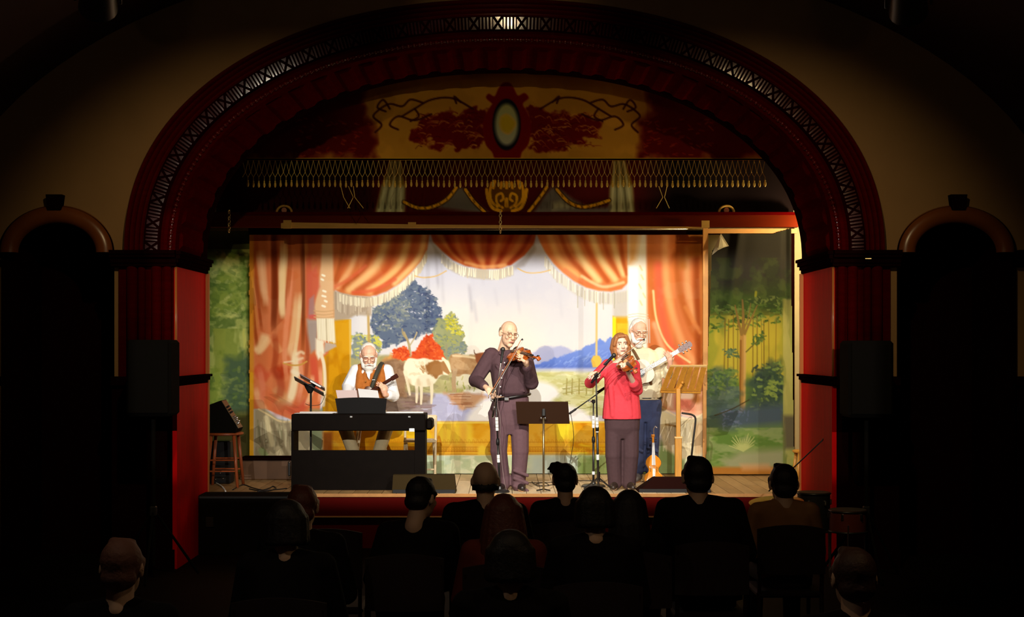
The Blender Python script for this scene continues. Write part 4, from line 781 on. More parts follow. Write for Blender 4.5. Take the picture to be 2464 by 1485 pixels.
# net fringe with tassels hanging from the valance
zt, zm, zb = W(0, 386, VYF).z, W(0, 415, VYF).z, W(0, 437, VYF).z; kx = (VYD-.02-CAM_Y)/F_PX
M_CORD = mat('gold_cord', (.85, .60, .13), rough=.7); fr = thing('tassel_fringe', 'golden net fringe with a row of tassels hanging from the valance', 'fringe', (0, VYF, zt))
mb = MB(); sp = 13.1; n = 96; mt = MB(); xs_ = [(590+sp*i-VX)*kx for i in range(n)]
for i, x in enumerate(xs_):
    for sgn in (-1, 1):
        mb.tube([(x, VYF, zm), (x+sgn*sp*kx*.5, VYF, zt)], .0026, 4); mb.tube([(x+sgn*sp*kx*.5, VYF-.004, (zm+zb)/2-.002), (x, VYF-.002, zm)], .0026, 4)
    mb.ell((x, VYF-.002, zm), .006, n=6, m=4)
o = mb.build('cord_net', M_CORD, fr, fix=False); tag(o, kind='stuff')
tz = .075; prof = [(.003, 0), (.010, -.006), (.006, -.016), (.010, -.026), (.013, -.045), (.011, -.062), (.003, -tz)]
mt.lathe([(r, z) for r, z in prof], (0, 0, 0), 8); me_t = mt.mesh('tassel', smooth=True); me_t.materials.append(mat('gold_tassel', (.85, .56, .10), rough=.7, var=.3, scale=60))
mbc = MB()
for i, x in enumerate(xs_):
    xm = x+sp*kx*.5; zt2 = (zm+zb)/2+.006
    o = link_mesh('tassel', me_t, fr, Matrix.Translation(Vector((xm, VYF-.004, zb+.012+random.uniform(-.006, .006)))-OFF[fr.name]))
    mbc.tube([(xm, VYF-.004, (zm+zb)/2-.002), (xm, VYF-.004, zb+.006)], .0026, 4)
tag(mbc.build('tassel_cords', M_CORD, fr, fix=False), kind='stuff')
# stray broken cords
for px in (820, 838, 850, 1585, 1605): 
    a = W(px, 448, VYF-.004); t = MB().tube([a, a+Vector((random.uniform(-.04, .06), 0, -.12)), a+Vector((random.uniform(-.05, .12), 0, -.24))], .004, 5).build('loose_cord', M_CORD, fr)
# lower painted border behind the beam
q = Painter(520, 1910, 380, 516, 2.2, (40, 6, 6))
q.poly([(900, 380), (1540, 380), (1540, 516), (900, 516)], (66, 10, 8), soft=20)
for x0, x1, t0, t1 in ((904, 972, 940, 964), (1466, 1526, 1476, 1504)):
    q.poly([(t0, 380), (t1, 380), ((x1+t1)/2+6, 440), (x1, 516), (x0, 516), ((x0+t0)/2-2, 440)], (112, 92, 30), soft=3); q.poly([((x0+t0)/2-2, 448), ((x1+t1)/2+6, 448), (x1, 516), (x0, 516)], (150, 156, 124), soft=6)
    for k in range(5): f = (k+.5)/5; q.stroke([(t0+(t1-t0)*f, 390), (x0+(x1-x0)*f, 512)], 5, (86, 84, 60) if k % 2 else (180, 184, 150), soft=4, alpha=.7, curve=False)
for pts in ([(1100, 450), (1080, 470), (1050, 500), (1180, 516), (1140, 480), (1115, 452)], [(1340, 450), (1380, 480), (1420, 500), (1470, 496), (1466, 516), (1280, 516), (1310, 470), (1325, 452)]): q.poly(pts, (96, 94, 92), soft=6)
q.poly([(1330, 488), (1350, 484), (1380, 500), (1330, 506)], (150, 152, 128), soft=6)
for pts in ([(972, 486), (1005, 500), (1040, 498), (1075, 480), (1098, 452)], [(1120, 456), (1140, 484), (1166, 510)], [(1272, 510), (1300, 474), (1316, 450)], [(1340, 456), (1368, 486), (1400, 498), (1435, 492), (1466, 482)]):
    q.stroke(pts, 11, (40, 20, 8), soft=4); q.stroke(pts, 7, (206, 156, 26), soft=2)
    for x, y in crom(pts, 2)[1:-1]: q.stroke([(x-1, y-3), (x+2, y+3)], 4, (120, 84, 20), soft=2, alpha=.8, curve=False)
GO = (206, 154, 26)
q.poly([(1180, 444), (1260, 444), (1268, 470), (1258, 500), (1234, 510), (1204, 510), (1180, 500), (1170, 470)], (96, 60, 10), soft=4)
for sx in (-1, 1):
    mx = lambda x: 1219+sx*x
    for pts, w in (([(48, 456), (44, 480), (34, 500), (14, 508)], 8), ([(36, 440), (40, 462), (36, 484), (22, 498)], 6), ([(10, 500), (22, 490), (24, 472), (12, 466), (8, 478), (14, 484)], 6), ([(28, 436), (32, 452)], 7), ([(12, 440), (14, 452)], 7)): q.stroke([(mx(a), b) for a, b in pts], w, GO, soft=2)
q.stroke([(1219, 480), (1219, 496)], 9, GO, soft=2); q.stroke([(1219, 440), (1219, 452)], 8, GO, soft=2)
_g = np.clip((q.X-1560)/60, 0, 1)[..., None]; q.img = q.img*(1-_g*.75); q.img = np.clip(q.img*1.25, 0, 255); bo = q.cloth('painted_border', 3.08, wave=lambda X, Y: .01*np.sin(X*.04)); MB().tube([(-4.3, 3.10, W(0, 383, 3.08).z), (4.3, 3.10, W(0, 383, 3.08).z)], .02, 8).build('hanging_batten', M_DARKW, bo); tag(bo, 'dark red painted border with gold cartouche behind the tassel fringe', 'border')  # right end shaded in the paint to offset the wing lamp
# ================================================================== LAMP HOUSINGS
def look(d, up=(0, 0, 1)):
    y = Vector(d).normalized(); x = y.cross(Vector(up)).normalized(); z = x.cross(y); return Matrix((x, y, z)).transposed()
def spot_can(label, c, dr):
    R = look(dr); t = thing('stage_spotlight', label, 'spotlight', c-Vector((0, 0, .2)), group='stage spotlights under the hall ceiling'); rr = [(-.34, .05), (-.33, .10), (-.05, .115), (.05, .125), (.05, .118), (-.05, .108), (-.30, .09)]
    MB().lathe([(r, y) for y, r in rr], c, 20, R @ Matrix.Rotation(-PI/2, 3, 'X')).build('can', M_BLACKM, t, sharp=40)
    MB().tube([c+Vector((0, 0, .30)), Vector((c.x, c.y, vault(c.x)+.02))], .014, 8).build('drop_pipe', M_BLACKM, t, smooth=True)
    ex = R @ Vector((1, 0, 0)); MB().tube([c-ex*.14, c-ex*.14+Vector((0, 0, .26)), c+Vector((0, 0, .30)), c+ex*.14+Vector((0, 0, .26)), c+ex*.14], .009, 6).build('yoke', M_BLACKM, t, smooth=True)
    return t
for pp, aim, pw, cone, lab in SPOTS:
    c = Vector(pp); t = spot_can('stage spotlight with barn doors '+lab, c, (aim-c).normalized()); yk = .32 if c.y > -8 else .5
    s1 = (TOP_CUT-c.z)/(3.42-c.y); s2 = (BOT_CUT-c.z)/(STAGE_Y-c.y); xl, xr = [(sx*(A0+.22)-c.x)/(STAGE_Y-c.y) for sx in (-1, 1)]
    a = [Vector(v)+c for v in ((-.13, .04, .13), (.13, .04, .13), (.13, .04, -.15), (-.13, .04, -.15))]; e = [Vector(v)+c for v in ((xl*yk, yk, s1*yk), (xr*yk, yk, s1*yk), (xr*yk, yk, s2*yk), (xl*yk, yk, s2*yk))]
    for k in range(4):
        l = (k+1) % 4; vs = [a[k], a[l], e[l], e[k]]; cen = sum(a+e, Vector())/8; nn = (vs[1]-vs[0]).cross(vs[2]-vs[1]).normalized()*.005; nn = nn if nn.dot(vs[0]-cen) > 0 else -nn
        MB().add(vs+[v+nn for v in vs], [(0, 1, 2, 3), (7, 6, 5, 4), (0, 4, 5, 1), (1, 5, 6, 2), (2, 6, 7, 3), (3, 7, 4, 0)]).build('barn_door', M_BLACKM, t)
for p_, aim in WASH: spot_can('small added wash spotlight at the %s part of the hall ceiling' % ('left' if p_.x < -.5 else 'right' if p_.x > .5 else 'middle'), p_-(aim-p_).normalized()*.06, (aim-p_).normalized())
for px, py_, lab in ((236, 6, 'left'), (2186, 16, 'right')):
    spot_can('unlit spotlight hanging at the upper %s corner of the picture' % lab, W(px, py_, -4.0), (-.3 if lab == 'left' else .3, 1, -.6))
for i, (pp, pw, col) in enumerate(HALL_LAMPS):
    r = .042; L = pw/(4*PI*r*r*PI); t = thing('pendant_lamp', '%s dim globe pendant lamp under the hall ceiling' % ('left', 'middle', 'right')[i], 'lamp', pp, group='globe pendants of the hall')
    MB().ell(pp, r, n=20, m=12).build('globe', mat('lamp_globe_%d' % i, (.9, .85, .75), rough=.3, emit=(col, L)), t, smooth=True)
    MB().tube([pp+Vector((0, 0, r-.01)), Vector((pp.x, pp.y, vault(pp.x)+.02))], .008, 6).build('cord', M_BLACKM, t); MB().lathe([(.05, 0), (.03, .05)], pp+Vector((0, 0, r-.012)), 14).build('cap', M_BRASS, t)
pp, pw, col = WING, WING_W, (1.0, .80, .46); r = .05
t = thing('wing_lamp', 'bare wing lamp behind the right side of the arch', 'lamp', pp); MB().ell(pp, r, n=16, m=10).build('bulb', mat('wing_bulb', (.9, .85, .7), emit=(col, pw/(4*PI*r*r*PI))), t, smooth=True)
MB().tube([pp+Vector((0, 0, r)), pp+Vector((0, 0, .3)), Vector((4.3, pp.y, pp.z+.3))], .012, 8).build('bracket', M_BLACKM, t)
struct('wall_stage_return', MB().bb(3.45, 4.3, 3.75, 3.8, STAGE_Z, 5.0), M_STW)

# ================================================================== INSTRUMENTS
M_VIOL = mat('violin_varnish', (.50, .10, .012), rough=.22, var=.35, scale=14, coat=.5)
M_VIOL2 = mat('amber_violin_varnish', (.70, .24, .015), rough=.22, var=.3, scale=14, coat=.5)
M_EBONY = mat('ebony', (.012, .009, .008), rough=.3)
M_HAIR = mat('bow_hair', (.85, .82, .72), rough=.6); M_BOWW = mat('pernambuco', (.38, .12, .03), rough=.35)
VO = [(0, .0), (.004, .045), (.02, .075), (.055, .099), (.09, .104), (.12, .093), (.142, .068), (.15, .06), (.175, .054), (.2, .056), (.212, .064), (.222, .072), (.25, .084), (.28, .082), (.315, .064), (.34, .038), (.354, .016), (.357, 0)]
def shell(mb, half, z0, z1, dome=.012, n=4):       # mirrored outline, rounded plates top and bottom
    pts = [(w, y) for y, w in half]+[(-w, y) for y, w in half[::-1][1:-1]]
    cy = sum(p[1] for p in pts)/len(pts); k = len(pts); rings = [(.55, z0-dome), (.8, z0-dome*.75), (.95, z0-dome*.2), (1, z0), (1, z1), (.95, z1+dome*.2), (.8, z1+dome*.75), (.55, z1+dome)]
    vs = []; fs = []
    for f, z in rings:
        for x, y in pts: vs.append((x*f, cy+(y-cy)*f, z))
    for i in range(len(rings)-1):
        for j in range(k): l = (j+1) % k; fs.append((i*k+j, i*k+l, (i+1)*k+l, (i+1)*k+j))
    fs.append(tuple(range(k-1, -1, -1))); fs.append(tuple(range((len(rings)-1)*k, len(rings)*k))); return mb.add(vs, fs)
def violin(label, m4, vm, fb=None, s=1.0, name='violin'):
    t = thing(name, label, 'violin', local=m4 @ Matrix.Scale(s, 4), group='violins on the stage')
    b = shell(MB(), VO, -.018, .014, .012).build('body', vm, t, sharp=50)
    shell(MB(), [(y, w*.985+.003 if w else 0) for y, w in VO], .0125, .0145, 0.0005).build('purfling', M_EBONY, b)
    for sx in (-1, 1):
        MB().tube([(sx*.032, .15, .026), (sx*.036, .165, .026), (sx*.030, .18, .026), (sx*.037, .195, .026), (sx*.032, .21, .026)], .0028, 5).build('sound_hole', M_EBONY, b)
    MB().rbox((0, .42, .012), (.024, .15, .020), .006).build('neck', vm, t, sharp=40)
    MB().prism([(-.011, .485), (.011, .485), (.020, .225), (-.020, .225)], .024, .034, 'z').build('fingerboard', fb or M_EBONY, t)
    MB().prism([(-.010, .105), (.010, .105), (.022, .025), (-.022, .025)], .030, .036, 'z').build('tailpiece', M_EBONY, t)
    MB().prism([(-.021, .022), (.021, .022), (.016, .052), (-.016, .052)], .180, .184, 'y').build('bridge', mat('maple', (.75, .5, .2), rough=.5), t)
    h = MB().rbox((0, .525, .010), (.022, .07, .022), .005)
    for k in range(10): a = k*.62; r = .017-.0013*k; h.cap((-.012, .575-r*math.cos(a)*.0+r*math.sin(a), .0+r*math.cos(a)), (.012, .575+r*math.sin(a), r*math.cos(a)), .007)
    sc = h.build('scroll', vm, t, sharp=40)
    for k in range(4): sx = (-1) ** k; MB().cap((0, .505+.013*k, .012), (sx*.032, .505+.013*k, .012), .0035, .006).build('peg', M_EBONY, sc, smooth=True)
    MB().ell((-.05, .03, .034), (.03, .026, .006)).build('chin_rest', M_EBONY, t, smooth=True)
    mb = MB()
    for k in range(4): x = (k-1.5)*.0065; mb.tube([(x, .085, .037), (x*1.2, .182, .053), (x*.7, .485, .036)], .0009, 4)
    mb.build('strings', M_CHROME, t); return t
def bow(label, a, b, side):
    a = Vector(a); b = Vector(b); L = (b-a).length; m4 = orient(b-a, side, a); t = thing('violin_bow', label, 'bow', local=m4, group='violin bows')
    MB().tube([(0, 0, .012), (0, L*.25, .010), (0, L*.6, .004), (0, L*.97, .010), (0, L, .002)], [.0048, .0046, .004, .0035, .003], 8).build('stick', M_BOWW, t, smooth=True)
    MB().box((0, L*.5, -.008), (.009, L*.96, .0015)).build('hair', M_HAIR, t); MB().rbox((0, .05, .0), (.011, .05, .022), .003).build('frog', M_EBONY, t)
    MB().prism([(L*.965, .012), (L*1.0, .006), (L*.99, -.010), (L*.975, -.010)], -.004, .004, 'x').build('tip', M_EBONY, t); MB().lathe([(.006, 0), (.006, .02)], (0, -.02, .012), 8, Matrix.Rotation(-PI/2, 3, 'X')).build('screw', M_CHROME, t); return t
def mic_body(parent, tip, d, lab=None):
    d = Vector(d).normalized(); tip = Vector(tip); o = MB().cap(tip+d*.03, tip+d*.16, .017, .011).build('microphone', M_BLACK, parent, smooth=True)
    MB().ell(tip+d*.022, .025, n=12, m=8).build('grille', mat('mic_grille', (.07, .065, .06), rough=.4, metal=.7), o, smooth=True); return o
def mic_stand(label, base, top, boom=None, tape=None, kind='tripod', mic=True, cable=None, mdir=None, tail=None, rb=.13):
    base = Vector(base); top = Vector(top); t = thing('microphone_stand', label, 'microphone stand', base, group='microphone stands on the stage')
    if kind == 'tripod':
        for k in range(3):
            a = k*2*PI/3+.5; MB().tube([base+Vector((0, 0, .14)), base+Vector((math.cos(a)*.17, math.sin(a)*.17, .012))], .009, 6).build('leg', M_BLACKM, t); 
        MB().lathe([(.018, .10), (.018, .2)], base, 10).build('leg_collar', M_BLACKM, t)
    else: MB().lathe([(rb, 0), (rb, .012), (rb*.85, .026), (.03, .034), (.02, .06)], base, 28).build('base', M_BLACKM, t, sharp=40)
    f = .55; m = base.lerp(top, f)
    MB().tube([base+Vector((0, 0, .02)), m], .0125, 10).build('lower_pole', M_BLACKM, t, smooth=True); MB().tube([m, top], .0085, 10).build('upper_pole', M_BLACKM, t, smooth=True); MB().lathe([(.017, -.03), (.019, 0), (.015, .035)], m, 12).build('clutch', M_BLACK, t, smooth=True)
    for z0, z1 in tape or []:
        a = base.lerp(top, (z0-base.z)/(top.z-base.z)); b = base.lerp(top, (z1-base.z)/(top.z-base.z)); nseg = max(1, int((z1-z0)/.035))
        for k in range(nseg): MB().tube([a.lerp(b, k/nseg+.01), a.lerp(b, (k+.92)/nseg)], .0165, 10).build('tape_band', M_WHITE, t)
    end = top
    if boom:
        e0, e1 = Vector(boom[0]), Vector(boom[1]); MB().tube([e0, e1], .0065, 8).build('boom_arm', M_BLACKM if tail is None else mat('steel_boom', (.35, .30, .28), rough=.3, metal=.8), t, smooth=True); MB().cap(e0, e0.lerp(e1, .14), .012).build('counterweight', M_CHROME if tail else M_BLACK, t, smooth=True)
        MB().rbox(top, (.04, .035, .04), .008).build('boom_clamp', M_BLACK, t); MB().cap(top+Vector((-.03, -.01, .0)), top+Vector((-.045, -.01, .0)), .010).build('clamp_knob', M_CHROME, t, smooth=True); end = e1
    if mic: mic_body(t, end-Vector(mdir or (0, .6, -.8)).normalized()*-.0, mdir or (0, -.5, -.8))
    if cable: MB().tube([Vector(v) for v in crom(cable, 6)], .0032, 5).build('cable', M_BLACK if tail is None else mat('grey_cable', (.25, .18, .17), rough=.5), t, smooth=True)
    return t
# ================================================================== KEYBOARD AND LEFT SIDE OF THE STAGE
M_PIANO = mat('piano_black_ash', (.004, .0022, .0014), rough=.65, var=.3, scale=10, spec=.05)
py = 1.56
def wx(px, y): return (px-VX)*(y-CAM_Y)/F_PX
def wz(p_, y): return CAM_Z-(p_-VY)*(y-CAM_Y)/F_PX
kb = thing('digital_piano', 'black digital piano console with its back to the hall', 'piano', (wx(860, py), py, STAGE_Z))
MB().rbox(((wx(701, py)+wx(1024, py))/2, py+.20, (wz(997, py)+wz(1037, py))/2), (wx(1024, py)-wx(701, py), .40, wz(997, py)-wz(1037, py)), .008).build('body', M_PIANO, kb)
MB().rbox((wx(1031, py), py+.28, (wz(1010, py)+wz(1036, py))/2), (.075, .34, .115), .02).build('end_cheek', M_PIANO, kb)
MB().bb(wx(700, py), wx(706, py), py+.02, py+.36, STAGE_Z, wz(1037, py)).build('side_panel', M_PIANO, kb)
MB().bb(wx(997, py), wx(1023, py), py+.04, py+.34, STAGE_Z, wz(1037, py)).build('side_panel', M_PIANO, kb)
MB().bb(wx(706, py), wx(997, py), py+.02, py+.04, STAGE_Z+.003, wz(1084, py)).build('back_panel', M_PIANO, kb)
for px in (845, 985): MB().rbox((wx(px, py), py-.003, wz(1003, py)), (.03, .008, .022), .003).build('badge', M_CHROME, kb)
tag(MB().rbox((wx(991, py), py-.003, wz(1035, py)), (.055, .006, .035), .003).build('sticker', M_WHITE, kb), 'small white sticker')
MB().bb(wx(712, py), wx(1015, py), py+.27, py+.38, wz(997, py), wz(997, py)+.012).build('key_bed', mat('white_keys', (.82, .8, .76), rough=.3), kb)
rows = []
for k in range(13):
    f = k/12; x = wx(803, py)+(wx(928, py)-wx(803, py))*f; zt_ = wz(958, py)-.012*(2*f-1)**2; s_ = 1-.10*0; rows.append([(wx(865.5, py)+(x-wx(865.5, py))*.93, py+.19, wz(998, py)), (x, py+.12, zt_), (x, py+.135, zt_+.002), (wx(865.5, py)+(x-wx(865.5, py))*.93, py+.205, wz(998, py))])
MB().grid(rows).build('music_rest', M_BLACK, kb, sharp=40)
def sheet(label, c, lab2=None):
    v = [Vector(q) for q in c]; n = (v[1]-v[0]).cross(v[3]-v[0]).normalized()*.002; o = MB().add(v+[q+n for q in v], [(0, 1, 2, 3), (7, 6, 5, 4), (0, 4, 5, 1), (1, 5, 6, 2), (2, 6, 7, 3), (3, 7, 4, 0)]).build('sheet_music', mat('pink_paper', (.80, .62, .60), rough=.7) if lab2 else M_PAPER, None); tag(o, label, 'sheet music', 'sheets on the piano'); return o
ya, yb = py+.215, py+.165
sheet('pinkish sheet of music on the left of the piano music rest', [W(813, 962, ya), W(861, 962, ya), W(858, 939, yb), W(808, 939, yb)], 1)
sheet('white sheet of music on the right of the piano music rest', [W(866, 962, ya), W(914, 965, ya), W(909, 940, yb), W(861, 935, yb)])
z_ = wz(997, py)+.004; sheet('white paper lying flat on the left end of the piano', [(wx(706, py), py+.06, z_), (wx(798, py), py+.05, z_), (wx(800, py), py+.22, z_), (wx(708, py), py+.22, z_)])
# tablet on a stand behind the piano's left end
y = 1.98; t = thing('tablet_stand', 'black stand holding a tilted tablet behind the left end of the piano', 'tablet stand', (wx(748, y), y, STAGE_Z))
for k in range(3): a = k*2*PI/3+.4; MB().tube([(wx(748, y), y, STAGE_Z+.12), (wx(748, y)+.22*math.cos(a), y+.22*math.sin(a)*.5, STAGE_Z+.01)], .009, 6).build('leg', M_BLACKM, t)
MB().tube([(wx(748, y), y, STAGE_Z+.05), W(748, 944, y)], .011, 10).build('pole', M_BLACKM, t, smooth=True); MB().lathe([(.02, -.02), (.05, .035), (.07, .08)], W(746, 942, y), 14).build('head', M_BLACK, t, smooth=True)
MB().rbox(W(744, 930, y), (.36, .22, .012), .004, Matrix.Rotation(math.radians(29), 3, 'Y') @ Matrix.Rotation(math.radians(-12), 3, 'X')).build('tray', M_BLACK, t)
MB().rbox(W(752, 925, y)+Vector((0, 0, .02)), (.30, .2, .014), .004, Matrix.Rotation(math.radians(29), 3, 'Y') @ Matrix.Rotation(math.radians(-12), 3, 'X')).build('tablet', mat('tablet_case', (.10, .05, .05), rough=.4), t)
MB().rbox(W(760, 928, y)+Vector((.01, -.09, .02)), (.13, .02, .016), .003, Matrix.Rotation(math.radians(29), 3, 'Y')).build('page_edge', M_PAPER, t)
MB().tube(crom([W(735, 972, y), W(750, 976, y-.05), W(772, 972, y), W(782, 950, y)], 6), .003, 5).build('cable', M_BLACK, t)
# stool with monitor speaker
def stool(label, c, w, h, m, seat_t=.03, name='wooden_stool'):
    c = Vector(c); t = thing(name, label, 'stool', c, group='wooden stools')
    MB().lathe([(w*.46, h-seat_t), (w*.5, h-seat_t*.7), (w*.5, h-.006), (w*.47, h)], c, 28).build('seat', m, t, sharp=40)
    for sx in (-1, 1):
        for sy in (-1, 1): MB().tube([c+Vector((sx*w*.42, sy*w*.42, 0)), c+Vector((sx*w*.3, sy*w*.3, h-seat_t))], [.016, .019], 8).build('leg', m, t, smooth=True)
    for zz in (.3, .5):
        k = .42-.12*zz
        for a, b in (((-1, -1), (1, -1)), ((-1, 1), (1, 1))): MB().tube([c+Vector((a[0]*w*k, a[1]*w*k, h*zz)), c+Vector((b[0]*w*k, b[1]*w*k, h*zz))], .009, 6).build('rung', m, t)
    return t
y = 2.0; sx0 = wx(541, y)
stool('round wooden stool carrying the tilted speaker at the left edge of the stage', (sx0, y, STAGE_Z), .40, wz(1040, y)-STAGE_Z, M_REDOAK)
t = thing('monitor_speaker', 'black wedge speaker lying on the wooden stool at the left', 'speaker', W(541, 1040, y), group='stage monitor speakers')
pts = [(wx(497, y), wz(1039, y)), (wx(574, y), wz(1039, y)), (wx(578, y), wz(1030, y)), (wx(537, y), wz(963, y)), (wx(500, y), wz(977, y)), (wx(494, y), wz(1000, y))]
MB().prism(pts, y-.16, y+.16).build('cabinet', M_BLACKC, t)
a, b = Vector((wx(539, y), 0, wz(964, y))), Vector((wx(579, y), 0, wz(1029, y))); nv = Vector((b.z-a.z, 0, a.x-b.x)).normalized(); nv = nv if nv.x > 0 else -nv
MB().add([Vector((q.x, yy, q.z))+nv*e for e in (0, .006) for q in (a, b) for yy in (y-.14, y+.10)], [(0, 1, 3, 2), (4, 6, 7, 5), (0, 2, 6, 4), (1, 5, 7, 3), (0, 4, 5, 1), (2, 3, 7, 6)]).build('control_panel', mat('panel_grey', (.10, .07, .03), rough=.4), t)
for f, g_ in ((.25, -.1), (.35, -.09), (.45, -.1), (.62, -.08), (.68, -.03), (.74, -.09), (.8, -.02), (.86, -.1)): q_ = a.lerp(b, f); MB().cap(Vector((q_.x, y+g_, q_.z))+nv*.004, Vector((q_.x, y+g_, q_.z))+nv*.03, .011).build('knob', M_CHROME if f > .6 else M_BLACK, t, smooth=True)
y = 2.24; t = thing('amplifier', 'black amplifier box on the floor under the left stool', 'amplifier', (wx(520, y), y, STAGE_Z)); MB().rbox((wx(520, y), y+.14, (STAGE_Z+wz(1062, y))/2), (.30, .22, wz(1062, y)-STAGE_Z), .012).build('cabinet', M_BLACK, t)
for dx, zz in ((.02, .12), (.05, .06), (-.03, .05)): MB().cap((wx(525, y)+dx, y+.03, STAGE_Z+zz), (wx(525, y)+dx, y+.01, STAGE_Z+zz), .008).build('plug', M_CHROME, t, smooth=True)
y = 2.72; a, b = W(577, 1157, y), W(707, 1103, y); t = thing('low_chest', 'low brown wooden chest on the floor behind the piano', 'chest', ((a.x+b.x)/2, y, STAGE_Z))
M_CHEST = mat('brown_chest_wood', (.11, .045, .012), rough=.6, var=.3, scale=6)
MB().rbox(((a.x+b.x)/2+.1, y+.2, (STAGE_Z+b.z-.02)/2), (b.x-a.x+.2, .36, b.z-.02-STAGE_Z), .008).build('box', M_CHEST, t); MB().rbox(((a.x+b.x)/2+.1, y+.19, b.z-.01), (b.x-a.x+.24, .42, .02), .006).build('lid', M_DARKW, t)
MB().rbox((wx(696, y), y+.01, wz(1128, y)), (.03, .03, .16), .006).build('latch', M_BLACKM, t); 
for zz in (1112, 1147): MB().cap((wx(697, y), y-.006, wz(zz, y)), (wx(697, y), y-.012, wz(zz, y)), .010).build('latch_stud', M_CHROME, t, smooth=True)
# cables on the floor
def cable(label, pts, m, r=.006, grp='cables on the stage floor'):
    tag(MB().tube(crom(pts, 6), r, 6).build('floor_cable', m, None, smooth=True), label, 'cable', grp)
fz = STAGE_Z+.006
def FL(px, p_): y = 1.49*F_PX/(p_-VY)+CAM_Y; return Vector((wx(px, y), y, fz))
cable('white cable curving over the floor beside the left jamb', [FL(509, 1160), FL(522, 1165), FL(536, 1174), FL(543, 1184)], M_WHITE, .008)
cable('thin cable coiled on the floor right of the left stool', [FL(600, 1178), FL(625, 1182), FL(648, 1176), FL(656, 1172), FL(664, 1176), FL(650, 1182), FL(620, 1185)], M_BLACK, .007)
cable('dark cable snaking in front of the low chest', [FL(560, 1180), FL(585, 1168), FL(610, 1176), FL(640, 1181), FL(690, 1177)], M_BLACK, .006)
cable('loop of black cable on the floor behind the black music stand', [FL(1280, 1160), FL(1290, 1168), FL(1320, 1170), FL(1310, 1163), FL(1290, 1166), FL(1300, 1172), FL(1340, 1166)], M_BLACK, .004)
cable('black cable running along the floor under the backdrop', [FL(1180, 1163), FL(1240, 1162), FL(1300, 1163), FL(1400, 1158), FL(1450, 1160)], M_BLACK, .004)
# floor wedges
def wedge(label, x0, x1, xt0, xt1, ptop, y0, dep, m):
    t = thing('monitor_speaker', label, 'speaker', (wx((x0+x1)/2, y0), y0+dep/2, STAGE_Z), group='stage monitor speakers'); zt_ = wz(ptop, y0+.06); b = STAGE_Z+.001
    X0, X1, T0, T1 = wx(x0, y0), wx(x1, y0), wx(xt0, y0), wx(xt1, y0)
    vs = [(X0, y0, b), (X1, y0, b), (X1, y0+dep, b), (X0, y0+dep, b), (T0, y0+.05, zt_), (T1, y0+.05, zt_), (T1, y0+.16, zt_), (T0, y0+.16, zt_)]
    MB().add(vs, [(0, 3, 2, 1), (4, 5, 6, 7), (0, 1, 5, 4), (1, 2, 6, 5), (2, 3, 7, 6), (3, 0, 4, 7)]).build('cabinet', m, t)
    g0, g1 = Vector((T0, y0+.16, zt_)), Vector((X0, y0+dep, b)); MB().add([Vector((T0+.03, y0+.17, zt_-.012)), Vector((T1-.03, y0+.17, zt_-.012)), Vector((X1-.03, y0+dep+.004, b+.02)), Vector((X0+.03, y0+dep+.004, b+.02))], [(0, 1, 2, 3)]).build('grille', M_BLACKM, t)
    MB().bb(X0+.01, X1-.01, y0-.004, y0+.02, b, b+.035).build('skid', M_BLACK, t)
wedge('dark stage monitor on the floor at the right end of the piano', 943, 1097, 945, 1093, 1143, 1.29, .25, mat('dark_olive_covering', (.035, .022, .008), rough=.9, spec=.05, bump=.2, scale=200))
wedge('dark wedge monitor on the floor right of the woman in red', 1536, 1712, 1574, 1700, 1149, 1.36, .38, mat('dark_red_covering', (.014, .003, .002), rough=.9, spec=.05))
# ================================================================== STANDS
t = mic_stand('boom microphone stand in front of the man in the dark shirt', (wx(1203, 1.385), 1.385, STAGE_Z), W(1193, 966, 1.12)+Vector((0, .2, 0)), boom=(W(1186, 1003, 1.3), W(1211, 836, 1.12)), tape=[(wz(1036, 1.38), wz(1003, 1.38)), (wz(1112, 1.4), wz(1093, 1.4))], mdir=(-.12, -.3, -.8), tail=1, kind='disc', rb=.10,
    cable=[W(1211, 850, 1.13), W(1202, 930, 1.15), W(1197, 970, 1.2), W(1204, 1010, 1.22), W(1203, 1060, 1.28), W(1208, 1120, 1.32), W(1215, 1165, 1.34), W(1220, 1184, 1.36)])
mic_stand('boom microphone stand left of the woman in red with the microphone at her face', (wx(1440, 1.5), 1.5, STAGE_Z), W(1435, 905, 1.24)+Vector((0, .04, 0)), boom=(W(1424, 920, 1.26), W(1481, 852, 1.1)), tape=[(wz(1040, 1.4), wz(1003, 1.4)), (wz(1107, 1.4), wz(1093, 1.4))], mdir=(-.55, -.2, -.5))
mic_stand('round based microphone stand with a low boom behind the woman in red', (wx(1428, 1.95), 1.95, STAGE_Z), W(1428, 966, 1.95), boom=(W(1371, 995, 1.93), W(1470, 925, 1.97)), tape=[(wz(1030, 1.95), wz(1000, 1.95)), (wz(1142, 1.95), wz(1134, 1.95))], kind='disc', mdir=(-.7, -.1, -.4),
    cable=[W(1372, 990, 1.93), W(1379, 1030, 1.93), W(1380, 1060, 1.95), W(1374, 1100, 2.0), W(1368, 1140, 2.1), FL(1366, 1158)])
